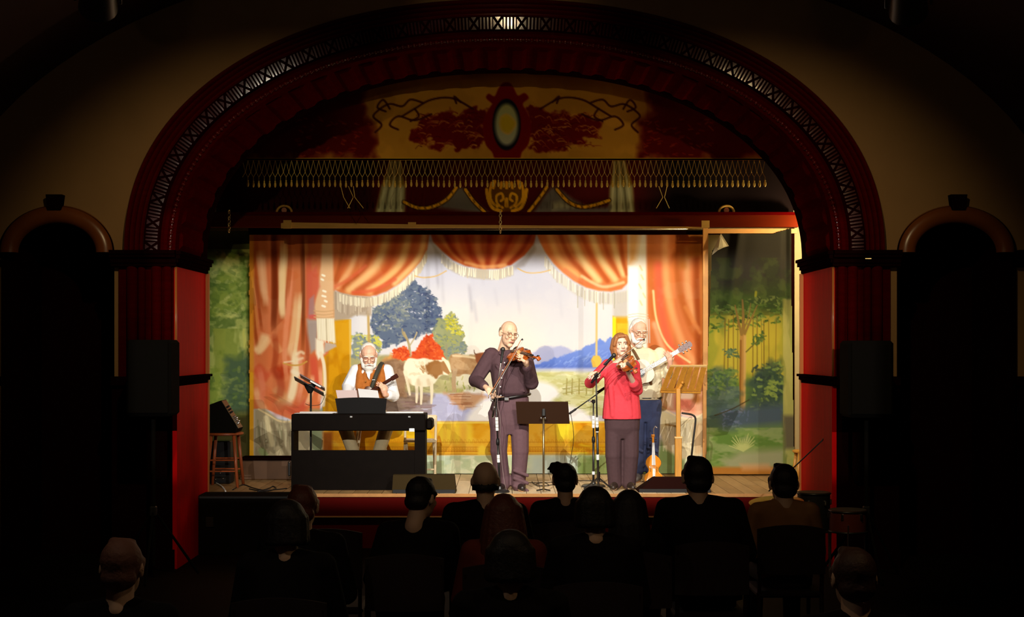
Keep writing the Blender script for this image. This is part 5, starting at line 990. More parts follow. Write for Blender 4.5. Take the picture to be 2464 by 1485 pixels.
# black music stand
y = 1.36; t = thing('music_stand', 'black metal music stand right of the man in the dark shirt', 'music stand', (wx(1308, y), y, STAGE_Z), group='music stands')
MB().tube([(wx(1308, y), y, STAGE_Z+.02), W(1308, 1000, y)], .011, 10).build('pole', mat('bronze_tube', (.32, .24, .13), rough=.3, metal=.8), t, smooth=True)
for k in range(3): a = k*2*PI/3+PI/2; MB().tube([(wx(1308, y), y+.05, STAGE_Z+.03), (wx(1308, y)+.2*math.cos(a)*.4, y+.12+.2*math.sin(a)*.4, STAGE_Z+.012)], .008, 6).build('foot', M_BLACKM, t)
cs = [W(1245, 1020, y+.02), W(1371, 1020, y+.02), W(1367, 968, y-.08), W(1241, 968, y-.08)]; n = Vector((0, .012, .006))
MB().add(cs+[c+n for c in cs], [(0, 1, 2, 3), (7, 6, 5, 4), (0, 4, 5, 1), (1, 5, 6, 2), (2, 6, 7, 3), (3, 7, 4, 0)]).build('desk', mat('dark_brown_steel', (.035, .014, .006), rough=.5, spec=.3), t)
MB().rbox((wx(1308, y), y-.035, wz(988, y)), (.035, .03, .11), .006).build('bracket', M_BLACKM, t)
for px in (1302, 1312): MB().ell(W(px, 1006, y-.04), .013).build('wing_nut', M_CHROME, t, smooth=True)
MB().rbox((wx(1308, y), y+.07, wz(1019, y+.02)), (.53, .06, .008), .002).build('lip', M_BLACKM, t)
# wooden music stand
y = 2.0; t = thing('music_stand', 'golden wooden music stand with a slatted desk in front of the right curtain', 'music stand', (wx(1632, y), y, STAGE_Z), group='music stands')
MB().rbox((wx(1632, y), y, (STAGE_Z+wz(1054, y))/2+.02), (.072, .06, wz(1054, y)-STAGE_Z-.04), .006).build('lower_post', M_OAK, t); MB().rbox((wx(1632, y), y, (wz(1056, y)+wz(935, y))/2), (.045, .04, wz(935, y)-wz(1056, y)), .005).build('upper_post', M_OAK, t)
MB().rbox((wx(1632, y), y, wz(1053, y)), (.085, .075, .02), .005).build('collar', mat('pale_oak', (.75, .5, .2), rough=.4), t)
for k in range(4): a = k*PI/2+.4; MB().box((wx(1632, y)+.11*math.cos(a), y+.11*math.sin(a), STAGE_Z+.025), (.26, .05, .045), Matrix.Rotation(a, 3, 'Z')).build('foot', M_OAK, t)
BL, BR, TL, TR = W(1590, 940, y-.03), W(1686, 942, y+.10), W(1614, 880, y-.20), W(1701, 880, y-.06)
def bil(u, v): return BL.lerp(BR, u).lerp(TL.lerp(TR, u), v)
nn = (BR-BL).cross(TL-BL).normalized()*.014
def slab(u0, u1, v0, v1, nm, m):
    q_ = [bil(u0, v0), bil(u1, v0), bil(u1, v1), bil(u0, v1)]; return MB().add(q_+[c-nn for c in q_], [(0, 1, 2, 3), (7, 6, 5, 4), (0, 4, 5, 1), (1, 5, 6, 2), (2, 6, 7, 3), (3, 7, 4, 0)]).build(nm, m, t)
gaps = [.14, .33, .50, .66, .84]; gw = [.045, .04, .018, .045, .045]; u = 0.
for g_, w_ in zip(gaps+[1.04], gw+[.08]): slab(u, g_-w_/2, .06, .95, 'slat', M_OAK); u = g_+w_/2
slab(0, 1, .93, 1, 'top_rail', mat('pale_oak', (.75, .5, .2))); slab(0, 1, 0, .07, 'bottom_rail', M_OAK)
a, b = bil(0, 0), bil(1, 0); MB().tube([a+Vector((0, .03, -.012)), b+Vector((0, .03, -.012))], .016, 6).build('ledge', M_OAK, t)
MB().tube([W(1632, 938, y), bil(.5, .35)], .014, 8).build('tilt_arm', M_OAK, t); MB().ell(bil(.47, .33)-Vector((0, .02, 0)), .016).build('knob', M_OAK, t, smooth=True)
# black bent tube stand
y = 2.5; tag(MB().tube(crom([W(1640, 994, y), W(1655, 996, y), W(1667, 999, y), W(1673, 1006, y), W(1673, 1020, y), W(1668, 1060, y), W(1663, 1110, y), (wx(1660, y), y, STAGE_Z+.012)], 5)+[Vector((wx(1690, y), y+.1, STAGE_Z+.012)), Vector((wx(1690, y), y-.2, STAGE_Z+.012)), Vector((wx(1640, y), y-.2, STAGE_Z+.012))], .011, 8).build('instrument_stand', M_BLACKM, None, smooth=True), 'bent black tube stand beside the wooden music stand', 'stand')
# violin on its stand
y = 2.02; ax = Vector((.03, .42, .86)); vb = W(1573, 1174, y-.05)+Vector((0, 0, .02))
violin('amber violin propped upright on the floor beside the guitarist', orient(ax, (0, -1, .4), vb), M_VIOL2, fb=mat('near_white_fingerboard', (.75, .74, .72), rough=.4))  # fingerboard in one even near-white colour
t = thing('violin_stand', 'small stand holding the amber violin', 'stand', (vb.x, y+.1, STAGE_Z)); MB().tube([(vb.x, y+.12, STAGE_Z+.02), (vb.x+.01, y+.24, wz(1100, y+.2)), W(1573, 1075, y+.24), W(1573, 1032, y+.2), W(1577, 1026, y+.16), W(1581, 1030, y+.14)], .006, 6).build('upright', mat('grey_tube', (.4, .34, .3), rough=.4, metal=.5), t, smooth=True)
for s_ in (-1, 1): MB().tube([(vb.x, y+.12, STAGE_Z+.02), (vb.x+s_*.09, y-.09, STAGE_Z+.012), (vb.x+s_*.07, y-.11, STAGE_Z+.03)], .006, 6).build('foot', M_BLACKM, t)
# stool half hidden behind the right jamb
y = 2.3; stool('wooden stool peeking out from behind the right jamb', (wx(1940, y), y, STAGE_Z), .30, wz(1083, y)-STAGE_Z, M_OAK)
# ================================================================== HALL EQUIPMENT
for lab, x0, x1, y0, y1 in (('left', 316, 422, 818, 1000), ('right', 2031, 2138, 820, 1003)):
    y = -.62; c = ((wx(x0, y)+wx(x1, y))/2, y, 0); t = thing('loudspeaker', 'black loudspeaker on a tripod in front of the %s pilaster' % lab, 'loudspeaker', (c[0], y, 0), group='loudspeakers on tripods')
    MB().rbox((c[0], y, (wz(y0, y)+wz(y1, y))/2), (wx(x1, y)-wx(x0, y), .36, wz(y0, y)-wz(y1, y)), .025).build('cabinet', M_BLACKC, t); MB().rbox((c[0], y-.185, (wz(y0, y)+wz(y1, y))/2), ((wx(x1, y)-wx(x0, y))*.9, .02, (wz(y0, y)-wz(y1, y))*.92), .008).build('grille', M_BLACKC, t)
    zb_ = wz(y1, y); MB().tube([(c[0], y, .12), (c[0], y, zb_)], .018, 10).build('pole', M_BLACKC, t)
    for k in range(3): a = k*2*PI/3+.6; MB().tube([(c[0], y, .62), (c[0]+.42*math.cos(a), y+.42*math.sin(a), .015)], .013, 6).build('leg', M_BLACKC, t)
    MB().rbox((c[0], y, .6), (.06, .06, .09), .01).build('collar', M_BLACK, t)
y = .82; a, b = wx(457, y), wx(692, y); t = thing('equipment_case', 'black equipment case standing in front of the left end of the stage', 'case', ((a+b)/2, y, 0)); zt_ = wz(1193, y)
MB().rbox(((a+b)/2, y+.2, zt_/2), (b-a, .36, zt_), .012).build('box', M_BLACKC, t); MB().rbox(((a+b)/2, y+.2, zt_-.02), (b-a+.012, .372, .03), .006).build('rim', M_BLACKM, t)
for s_ in (-1, 1): MB().rbox(((a+b)/2+s_*(b-a)*.3, y+.012, zt_*.55), (.08, .02, .1), .006).build('latch', M_BLACKM, t)
# drums in front of the right end of the stage
y = -1.2; c = W(1868, 1206, y); t = thing('cymbal_stand', 'brass cymbal on a stand behind the person in the tan shirt', 'cymbal', (c.x, y, 0)); R = Matrix.Rotation(math.radians(7), 3, 'X') @ Matrix.Rotation(math.radians(-4), 3, 'Y')
MB().lathe([(.012, .03), (.04, .026), (.05, .012), (.23, -.008), (.23, -.0095), (.05, .010), (.012, .026)], c, 40, R).build('cymbal', mat('cymbal_brass', (.55, .36, .10), rough=.35, metal=.9), t, sharp=40); MB().ell(c+Vector((-.01, 0, .05)), (.02, .02, .025)).build('wing_nut', mat('felt_and_nut', (.5, .35, .15), rough=.4), t, smooth=True)
MB().tube([(c.x, y, .1), (c.x, y, c.z+.04)], .010, 8).build('pole', M_CHROME, t)
for k in range(3): a = k*2*PI/3; MB().tube([(c.x, y, .35), (c.x+.3*math.cos(a), y+.3*math.sin(a), .012)], .009, 6).build('leg', M_CHROME, t)
def drum(label, px, ptop, y, r, h, leg, shellm):
    c = Vector((wx(px, y), y, wz(ptop, y)-h)); t = thing('floor_drum', label, 'drum', (c.x, y, 0), group='drums right of the stage'); MB().lathe([(r, 0), (r, h)], c, 32).build('shell', shellm, t, sharp=40)
    for z in (0., h-.02): MB().tube([c+Vector((r*1.02*math.cos(a), r*1.02*math.sin(a), z+.01)) for a in np.linspace(0, 2*PI, 33)[:-1]], .009, 6, closed=True).build('hoop', M_BLACKM, t, smooth=True)
    MB().lathe([(r*.98, h-.004), (r*.97, h+.001)], c, 32).build('head', mat('drum_skin', (.05, .045, .04), rough=.6), t)
    for k in range(3): a = k*2*PI/3+.3; MB().tube([c+Vector((r*1.05*math.cos(a), r*1.05*math.sin(a), h*.4)), Vector((c.x+r*1.1*math.cos(a), c.y+r*1.1*math.sin(a), .008))], .008, 6).build('leg', M_CHROME, t)
    for k in range(6): a = k*PI/3; MB().rbox(c+Vector((r*1.03*math.cos(a), r*1.03*math.sin(a), h*.75)), (.025, .025, .05), .006).build('lug', M_CHROME, t)
drum('black floor tom with chrome lugs at the foot of the right jamb', 1958, 1184, -.3, .145, .36, 0, M_BLACK); drum('small dark drum right of the black floor tom', 2040, 1226, -.7, .16, .2, 0, mat('dark_red_shell', (.10, .02, .012), rough=.3))
# boom stand crossing the right jamb
mic_stand('tall boom stand with its arm crossing the right jamb', (wx(2004, .2), .2, 0), W(2001, 1040, .2), boom=(W(2004, 1036, .2), W(1850, 1182, .9)), mic=False)
# ================================================================== PEOPLE
def remeshed(mb, name, voxel, smooth, m, parent, keep=None, mats=None, region=None):
    me = mb.mesh(name+'_src', (0, 0, 0), False); o = bpy.data.objects.new(name+'_src', me); C.objects.link(o)
    md = o.modifiers.new('r', 'REMESH'); md.mode = 'VOXEL'; md.voxel_size = voxel
    if smooth: sm = o.modifiers.new('s', 'SMOOTH'); sm.iterations = smooth; sm.factor = .5
    dg = bpy.context.evaluated_depsgraph_get(); dg.update(); ev = o.evaluated_get(dg); nm = bpy.data.meshes.new_from_object(ev)
    bpy.data.objects.remove(o); bpy.data.meshes.remove(me); nm.name = name
    off = OFF.get(parent.name, Vector((0, 0, 0))); nm.transform(Matrix.Translation(-off)); nm.materials.clear(); nm.materials.append(m)
    nm.polygons.foreach_set('use_smooth', [True]*len(nm.polygons))
    r = bpy.data.objects.new(name, nm); C.objects.link(r); r.parent = parent; OFF[r.name] = off; return r
def rotm(yaw=0, pitch=0, roll=0):      # yaw + turns the face towards +x, pitch + nods the face down, roll + tilts to +x
    return Matrix.Rotation(yaw, 3, 'Z') @ Matrix.Rotation(pitch, 3, 'X') @ Matrix.Rotation(roll, 3, 'Y')
def head(mb, c, R, s=1.):
    T = lambda *v: Vector(c)+(R @ (Vector(v)*s))
    mb.ell(T(0, .012, .030), (.077*s, .097*s, .088*s), R); mb.ell(T(0, -.022, -.045), (.063*s, .074*s, .076*s), R); mb.ell(T(0, -.070, -.098), (.028*s, .024*s, .022*s), R)
    mb.cap(T(0, -.091, .016), T(0, -.110, -.024), .010*s, .016*s); mb.ell(T(0, -.104, -.030), (.019*s, .014*s, .011*s), R)
    mb.cap(T(-.036, -.079, .029), T(.036, -.079, .029), .013*s)
    for x in (-1, 1):
        mb.ell(T(x*.037, -.070, -.022), .024*s); mb.ell(T(x*.079, .012, -.006), (.012*s, .022*s, .034*s), R @ Matrix.Rotation(-x*.35, 3, 'Z'))
    mb.cap(T(-.016, -.090, -.060), T(.016, -.090, -.060), .010*s); mb.cap(T(0, .02, -.06), T(0, .045, -.18), .056*s, .060*s)
    return T
def face(root, body, T, s, R, eyes=True, brow=(.30, .22, .16), lip=(.55, .2, .16), closed=False):
    for x in (-1, 1):
        e = MB().ell(T(x*.033, -.079, .006), (.013*s, .009*s, .0065*s), R).build('eye', mat('eye_white', (.75, .68, .6), rough=.3) if not closed else mat('eyelid', (.55, .30, .2), rough=.6), body, smooth=True)
        if not closed: MB().ell(T(x*.033, -.088, .006), (.0055*s, .004*s, .0055*s), R).build('iris', mat('iris_dark', (.03, .02, .015), rough=.2), body, smooth=True)
        MB().cap(T(x*.014, -.094, .028), T(x*.050, -.086, .031), .0042*s, .003*s).build('eyebrow', mat('brow_%d' % int(brow[0]*100), brow, rough=.8), body, smooth=True)
    MB().ell(T(0, -.100, -.060), (.024*s, .007*s, .007*s), R).build('lips', mat('lips', lip, rough=.5), body, smooth=True)
def glasses(root, T, s, m):
    g = MB()
    for x in (-1, 1):
        g.tube([T(x*.033+.024*math.cos(a), -.104, .004+.018*math.sin(a)) for a in np.linspace(0, 2*PI, 17)[:-1]], .0022*s, 5, closed=True); g.tube([T(x*.057, -.102, .008), T(x*.081, -.03, .010), T(x*.083, .03, .004)], .002*s, 5)
    g.tube([T(-.010, -.106, .008), T(.010, -.106, .008)], .0022*s, 5); g.build('glasses', m, root)
def hand(mb, wrist, d, n, side, curl=.5, s=1., spread=.18, thumb=1., curls=None):
    """palm from wrist along d, palm faces n, thumb on side (+1/-1 along d x n)"""
    d = Vector(d).normalized(); n = Vector(n); n = (n-d*n.dot(d)).normalized(); w = d.cross(n)*side; wr = Vector(wrist)
    mb.cap(wr, wr+d*.05*s, .026*s, .034*s, flat=1., ); mb.cap(wr+d*.035*s-w*.018*s, wr+d*.088*s-w*.026*s, .017*s, .015*s); mb.cap(wr+d*.035*s+w*.016*s, wr+d*.09*s+w*.024*s, .018*s, .015*s); mb.cap(wr+d*.05*s, wr+d*.09*s, .02*s, .016*s)
    for k in range(4):                    # k=0 index (thumb side)
        o = (1.5-k); ln = (.040, .045, .042, .032)[k]*s; cu = (curls[k] if curls else curl); p = wr+d*(.09-.004*abs(o))*s+w*o*.0205*s; dd = (d+w*o*spread*.4).normalized()
        r = .0095*s
        for j in range(3):
            a = cu*(.75, 1.25, .9)[j]; ax = dd.cross(n).normalized(); dd2 = (Matrix.Rotation(a, 3, ax) @ dd); q = p+dd2*ln*(1, .72, .6)[j]; mb.cap(p, q, r, r*.88, n=8); p = q; dd = dd2; n_ = n; r *= .9
            n = n_
    p = wr+d*.025*s+w*.028*s; q = p+(d*.5+w*.75+n*.35*thumb).normalized()*.042*s; mb.cap(p, q, .014*s, .0115*s, n=8); mb.cap(q, q+(d*.8+w*.2+n*.6*thumb).normalized()*.032*s, .011*s, .009*s, n=8)
def foot(mb, ankle, d, s=1., r=1.):
    d = Vector((d[0], d[1], 0)).normalized(); a = Vector(ankle); g = STAGE_Z if a.z > .45 else 0.
    mb.cap(Vector((a.x, a.y, g+.045*r))-d*.045*s, Vector((a.x, a.y, g+.04*r))+d*.10*s, .043*s*r, .038*s*r); mb.cap(Vector((a.x, a.y, g+.032))+d*.08*s, Vector((a.x, a.y, g+.028))+d*.165*s, .040*s, .030*s); mb.cap(a, Vector((a.x, a.y, g+.05)), .042*s, .042*s)
def shoes(root, ankles, dirs, m, s=1.):
    for a, d in zip(ankles, dirs):
        a = Vector(a); g = STAGE_Z if a.z > .45 else 0.; d = Vector((d[0], d[1], 0)).normalized(); mb = MB()
        mb.cap(Vector((a.x, a.y, g+.05))-d*.05*s, Vector((a.x, a.y, g+.05))+d*.08*s, .050*s, .045*s); mb.cap(Vector((a.x, a.y, g+.042))+d*.07*s, Vector((a.x, a.y, g+.036))+d*.17*s, .046*s, .034*s); mb.cap(a+Vector((0, 0, .0)), Vector((a.x, a.y, g+.06)), .047*s)
        o = remeshed(mb, 'shoe', .008, 2, m, root)
        for v in o.data.vertices:
            if v.co.z+OFF[o.name].z < g+.004: v.co.z = g+.002-OFF[o.name].z
def person(label, base): return thing('person', label, 'person', base)
SKIN = mat('skin_light', (.80, .50, .33), rough=.55, var=.08, scale=12); SKINR = mat('skin_ruddy', (.84, .48, .33), rough=.55, var=.12, scale=14); SKINF = mat('skin_fair', (.84, .60, .44), rough=.55, var=.06, scale=12)
def fabric(name, c, var=.12, rough=.85): return mat(name, c, rough=rough, var=var, scale=30, bump=.25, spec=.2)
WHITEHAIR = mat('white_hair', (.86, .83, .76), rough=.75, var=.12, scale=60, bump=.6)

# ---------------------------------------------------------------- man in the dark shirt
y0 = 1.60; P_ = lambda px, p_, dy=0.: W(px, p_, y0+dy)
t = person('bald man with glasses in a dark plum shirt and trousers playing a violin', (wx(1224, y0), y0, STAGE_Z))
b = MB(); hc = P_(1224, 803, -.06); RH = rotm(.42, .22, .10); s = 1.10; T = head(b, hc, RH, s)
sh = [P_(1182, 856), P_(1262, 858)]; el = [P_(1144, 915, -.02), P_(1279, 921, -.20)]; wr = [P_(1170, 933, -.34), P_(1267, 880, -.40)]
hip = [P_(1203, 985), P_(1249, 985)]; kn = [P_(1200, 1085, -.04), P_(1252, 1085, -.03)]; an = [P_(1211, 1168, .02), P_(1247, 1170, .0)]
b.loft([(P_(1225, 1000), .16, .11, 0), (P_(1227, 950, -.02), .165, .13, 0), (P_(1226, 900, -.02), .17, .125, 0), (P_(1222, 862), .165, .10, 0), (P_(1222, 845), .09, .07, 0)])
for i in (0, 1):
    b.cap(sh[i], el[i], .055, .045); b.cap(el[i], wr[i], .043, .028); b.cap(hip[i], kn[i], .085, .06); b.cap(kn[i], an[i], .058, .042); foot(b, an[i], ((-.15, .25)[i], -1))
hand(b, wr[0], P_(1187, 948, -.46)-wr[0], (.2, .2, -1), 1, .75, 1.05); hand(b, wr[1], P_(1262, 858, -.50)-wr[1], (-.9, .3, .2), -1, .95, 1.05)
body = remeshed(b, 'body', .0062, 2, SKIN, t)
M_PLUM = fabric('plum_shirt_cloth', (.085, .044, .052)); M_PLUMT = fabric('plum_trouser_cloth', (.125, .066, .077))
c = MB(); c.loft([(P_(1231, 955, -.01), .165, .140, 0), (P_(1231, 945, -.03), .188, .160, 0), (P_(1230, 922, -.03), .200, .168, 0), (P_(1227, 888, -.02), .208, .158, 0), (P_(1223, 866), .200, .13, 0), (P_(1222, 850), .13, .09, 0), (P_(1223, 842), .075, .066, 0)])
for i in (0, 1): c.cap(sh[i], el[i], .088, .076); c.cap(el[i], el[i].lerp(wr[i], .80 if i == 0 else .86), .074, .052)
for k in range(7): a = random.uniform(0, 1); c.cap(sh[0].lerp(el[0], .3+.09*k)+Vector((-.03, -.05, .0)), sh[0].lerp(el[0], .36+.09*k)+Vector((.05, -.05, -.02)), .018)
for p1, p2 in (((1195, 880), (1230, 925)), ((1250, 885), (1228, 930)), ((1215, 930), (1262, 942)), ((1205, 910), (1235, 948))): c.cap(P_(*p1, -.15), P_(*p2, -.17), .018, .012)
shirt = remeshed(c, 'shirt', .009, 2, M_PLUM, t)
for x in (-1, 1): MB().add([T(x*.012, -.052, -.168), T(x*.065, -.01, -.145), T(x*.085, -.045, -.19), T(x*.045, -.085, -.215)], [(0, 1, 2, 3)]).build('collar', M_PLUM, shirt)
for px, p_ in ((1214, 873), (1210, 891), (1207, 910), (1204, 931), (1205, 952)): MB().ell(W(px, p_, y0-.205 if p_ < 940 else y0-.19), .008).build('button', M_PAPER, shirt, smooth=True)
c = MB(); c.loft([(P_(1225, 1045), .175, .09, 0), (P_(1225, 1020), .20, .125, 0), (P_(1226, 985), .208, .145, 0), (P_(1230, 954), .182, .148, 0)]); 
for i in (0, 1): c.cap(hip[i]+Vector((0, 0, -.03)), kn[i], .112, .093); c.cap(kn[i], an[i]+Vector((0, 0, .02)), .093, .078); c.cap(an[i]+Vector((0, -.02, .07)), an[i]+Vector((.0, -.05, .015)), .075, .07)
c.cap(hip[0]+Vector((-.06, -.02, -.05)), hip[0]+Vector((-.05, -.02, -.25)), .07, .05)
for z in (.28, .36, .2): c.cap(kn[1]+Vector((-.06, -.07, -z)), kn[1]+Vector((.07, -.07, -z-.05)), .022)
remeshed(c, 'trousers', .010, 2, M_PLUMT, t)
bl = []
for k in range(28): a = 2*PI*k/28; q_ = P_(1231, 955, -.005); bl.append(q_+Vector((.190*math.cos(a), .158*math.sin(a), .03*math.cos(a))))
be = MB().tube(bl, .017, 6, closed=True).build('belt', mat('black_leather', (.012, .008, .008), rough=.35), t, smooth=True); MB().rbox(P_(1219, 960, -.18), (.05, .012, .035), .004).build('buckle', M_CHROME, be)
shoes(t, an, [(-.15, -1), (.25, -1)], mat('black_shoe', (.02, .012, .01), rough=.4))
face(t, body, T, s, RH, closed=True, brow=(.45, .34, .25)); glasses(t, T, s, mat('thin_gold_frame', (.35, .25, .12), rough=.3, metal=.8))
h = MB()
for k in range(15): a = math.radians(-10+k*200/14); h.ell(T(.076*math.cos(a), .028+.078*math.sin(a), .012), (.010*s, .012*s, .034*s), RH)
remeshed(h, 'hair', .007, 1, mat('grey_stubble_hair', (.30, .22, .15), rough=.8, bump=.4, scale=80), t)
vA = W(1232, 850, y0-.17); vB = W(1287, 862, y0-.62)
violin('brown violin held under the chin of the man in the dark shirt', orient(vB-vA, (-.42, -.42, .8), vA), M_VIOL, s=1.02)
bow('violin bow in the hand of the man in the dark shirt', W(1181, 951, y0-.50), W(1258, 815, y0-.30), (-.6, .2, .3))

# ---------------------------------------------------------------- woman in red
y0 = 1.63; t = person('woman with auburn hair in a red blouse playing a violin', (wx(1495, y0), y0, STAGE_Z))
b = MB(); hc = P_(1494, 829, -.03); RH = rotm(.12, .04, -.05); s = .99; T = head(b, hc, RH, s)
sh = [P_(1462, 878), P_(1526, 880)]; el = [P_(1420, 921, -.06), P_(1529, 930, -.16)]; wr = [P_(1441, 902, -.30), P_(1512, 898, -.36)]
hip = [P_(1477, 1005), P_(1517, 1005)]; kn = [P_(1476, 1095, -.03), P_(1517, 1095, -.02)]; an = [P_(1480, 1166, .02), P_(1513, 1166, .02)]
b.loft([(P_(1497, 1015), .16, .11, 0), (P_(1496, 960), .14, .10, 0), (P_(1495, 910, -.02), .15, .12, 0), (P_(1494, 882), .14, .09, 0), (P_(1494, 868), .08, .06, 0)])
for i in (0, 1): b.cap(sh[i], el[i], .045, .037); b.cap(el[i], wr[i], .036, .024); b.cap(hip[i], kn[i], .085, .056); b.cap(kn[i], an[i], .054, .036); foot(b, an[i], ((-.2, .2)[i], -1), .9)
hand(b, wr[0], P_(1428, 898, -.36)-wr[0], (.2, .5, -.8), 1, .8, .92); hand(b, wr[1], P_(1508, 878, -.42)-wr[1], (-.9, .3, .2), -1, 1.0, .95)
body = remeshed(b, 'body', .0062, 2, SKINF, t); M_REDB = fabric('red_blouse_cloth', (.74, .055, .075), .1); M_AUB = mat('auburn_hair', (.40, .15, .045), rough=.5, var=.35, scale=40, stretch=(3, 3, .6), bump=.5)
c = MB(); c.loft([(P_(1496, 1008), .205, .15, 0), (P_(1496, 990), .200, .15, 0), (P_(1496, 950), .182, .14, 0), (P_(1496, 910, -.02), .182, .15, 0), (P_(1495, 888, -.01), .17, .12, 0), (P_(1494, 873), .10, .08, 0)])
for i in (0, 1): c.cap(sh[i], el[i], .064, .062); c.cap(el[i], el[i].lerp(wr[i], .5 if i == 0 else .22), .060, .062)
c.cap(P_(1532, 915, -.12), P_(1536, 940, -.1), .055, .05); c.cap(P_(1470, 930, -.13), P_(1475, 1000, -.12), .03); c.cap(P_(1510, 935, -.13), P_(1517, 1000, -.12), .03); c.cap(P_(1490, 920, -.15), P_(1507, 960, -.14), .03, .015)
remeshed(c, 'blouse', .009, 2, M_REDB, t)
c = MB(); c.loft([(P_(1497, 1055), .165, .085, 0), (P_(1497, 1030), .183, .125, 0), (P_(1497, 1005), .188, .13, 0), (P_(1497, 990), .18, .13, 0)])
for i in (0, 1): c.cap(hip[i]+Vector((0, 0, -.03)), kn[i], .098, .090); c.cap(kn[i], an[i]+Vector((0, 0, .02)), .090, .078)
remeshed(c, 'trousers', .010, 2, fabric('dark_plum_slacks', (.072, .038, .042)), t)
shoes(t, an, [(-.2, -1), (.2, -1)], mat('dark_shoe_tan_toe', (.03, .018, .012), rough=.4), .9)
face(t, body, T, s, RH, brow=(.25, .12, .06), lip=(.6, .14, .14))
h = MB(); h.ell(T(0, .022, .040), (.084*s, .094*s, .086*s), RH)
for k in range(13):
    a = math.radians(-38+k*256/12); x, yy = .080*math.cos(a), .03+.085*math.sin(a); L_ = .125 if abs(math.cos(a)) > .5 else .15
    h.cap(T(x*.9, yy*.9, .05), T(x*1.12, yy, -.04), .024*s, .028*s); h.cap(T(x*1.12, yy, -.04), T(x*1.08+.008*math.sin(7*k), yy, -L_), .028*s, .016*s)
h.cap(T(-.055, -.06, .075), T(-.078, -.050, .0), .020*s, .018*s); h.cap(T(.05, -.065, .08), T(.08, -.045, .01), .022*s, .02*s); h.cap(T(-.03, -.075, .088), T(.045, -.07, .092), .018*s)
remeshed(h, 'hair', .007, 1, M_AUB, t)
vA = W(1500, 868, y0-.14); vB = W(1527, 893, y0-.66)
violin('orange brown violin held by the woman in red', orient(vB-vA, (-.5, -.25, .8), vA), M_VIOL)
bow('violin bow in the hand of the woman in red', W(1424, 908, y0-.40), W(1552, 816, y0-.28), (-.5, .3, .5))

# ---------------------------------------------------------------- guitarist
y0 = 2.55; t = person('white haired man in a cream shirt and jeans playing a guitar', (wx(1552, y0), y0, STAGE_Z))
b = MB(); hc = P_(1537, 797, -.05); RH = rotm(.22, .30, .06); s = 1.1; T = head(b, hc, RH, s)
sh = [P_(1514, 852), P_(1588, 852)]; el = [P_(1492, 900, .0), P_(1606, 900, -.04)]; wr = [P_(1512, 915, -.24), P_(1613, 876, -.22)]
hip = [P_(1535, 975), P_(1570, 975)]; kn = [P_(1533, 1065, -.03), P_(1569, 1065, -.02)]; an = [P_(1535, 1135, .02), P_(1567, 1135, .02)]
b.loft([(P_(1552, 985), .15, .11, 0), (P_(1552, 930), .16, .13, 0), (P_(1551, 880), .17, .12, 0), (P_(1549, 850), .15, .09, 0), (P_(1546, 838), .08, .07, 0)])
for i in (0, 1): b.cap(sh[i], el[i], .052, .043); b.cap(el[i], wr[i], .042, .028); b.cap(hip[i], kn[i], .085, .06); b.cap(kn[i], an[i], .057, .042); foot(b, an[i], ((-.2, .2)[i], -1))
hand(b, wr[0], (.6, -.3, -.3), (0, 1, .1), 1, .5); hand(b, wr[1], P_(1611, 855, -.26)-wr[1], (-.5, .7, .3), -1, .95, 1.05)
body = remeshed(b, 'body', .0065, 2, SKINR, t); M_CREAM = fabric('cream_shirt_cloth', (.80, .74, .52), .06)
c = MB(); c.loft([(P_(1553, 962), .17, .15, 0), (P_(1553, 940, -.02), .185, .155, 0), (P_(1552, 900, -.01), .188, .145, 0), (P_(1551, 870), .19, .13, 0), (P_(1549, 850), .172, .112, 0), (P_(1547, 841), .105, .09, 0), (P_(1546, 837), .075, .072, 0)])
for i in (0, 1): c.cap(sh[i], el[i], .077, .066); c.cap(el[i], el[i].lerp(wr[i], .45), .065, .055)
for p1, p2 in (((1560, 900), (1585, 930)), ((1565, 945), (1590, 915)), ((1530, 870), (1550, 900)), ((1570, 870), (1560, 900))): c.cap(P_(*p1, -.14), P_(*p2, -.13), .016, .010)
shirt = remeshed(c, 'shirt', .009, 2, M_CREAM, t)
for x in (-1, 1): MB().add([T(x*.012, -.052, -.168), T(x*.065, -.01, -.145), T(x*.085, -.045, -.19), T(x*.045, -.085, -.215)], [(0, 1, 2, 3)]).build('collar', M_CREAM, shirt)
M_JEAN = mat('blue_denim', (.045, .065, .16), rough=.85, var=.75, scale=7, bump=.3)
c = MB(); c.loft([(P_(1553, 1015), .16, .09, 0), (P_(1553, 992), .18, .12, 0), (P_(1553, 970), .185, .135, 0), (P_(1553, 956), .17, .135, 0)])
for i in (0, 1): c.cap(hip[i]+Vector((0, 0, -.02)), kn[i], .098, .085); c.cap(kn[i], an[i]+Vector((0, 0, .03)), .085, .078); c.cap(kn[i]+Vector((-.05, -.07, -.05)), kn[i]+Vector((.05, -.07, -.09)), .02); c.cap(an[i]+Vector((-.05, -.05, .10)), an[i]+Vector((.05, -.06, .07)), .022)
remeshed(c, 'jeans', .010, 2, M_JEAN, t)
MB().tube([P_(1553, 957)+Vector((.176*math.cos(a), .142*math.sin(a), 0)) for a in np.linspace(0, 2*PI, 29)[:-1]], .016, 6, closed=True).build('belt', mat('black_leather', (.012, .008, .008)), t, smooth=True)
shoes(t, an, [(-.2, -1), (.2, -1)], mat('grey_shoe', (.12, .11, .11), rough=.5))
face(t, body, T, s, RH, closed=True, brow=(.8, .76, .7)); glasses(t, T, s, mat('thin_gold_frame', (.35, .25, .12)))
h = MB(); h.ell(T(0, .030, .052), (.080*s, .088*s, .076*s), RH)
for k in range(13): a = math.radians(-5+k*190/12); h.ell(T(.080*math.cos(a), .03+.082*math.sin(a), .005), (.014*s, .015*s, .045*s), RH)
remeshed(h, 'hair', .007, 1, WHITEHAIR, t)
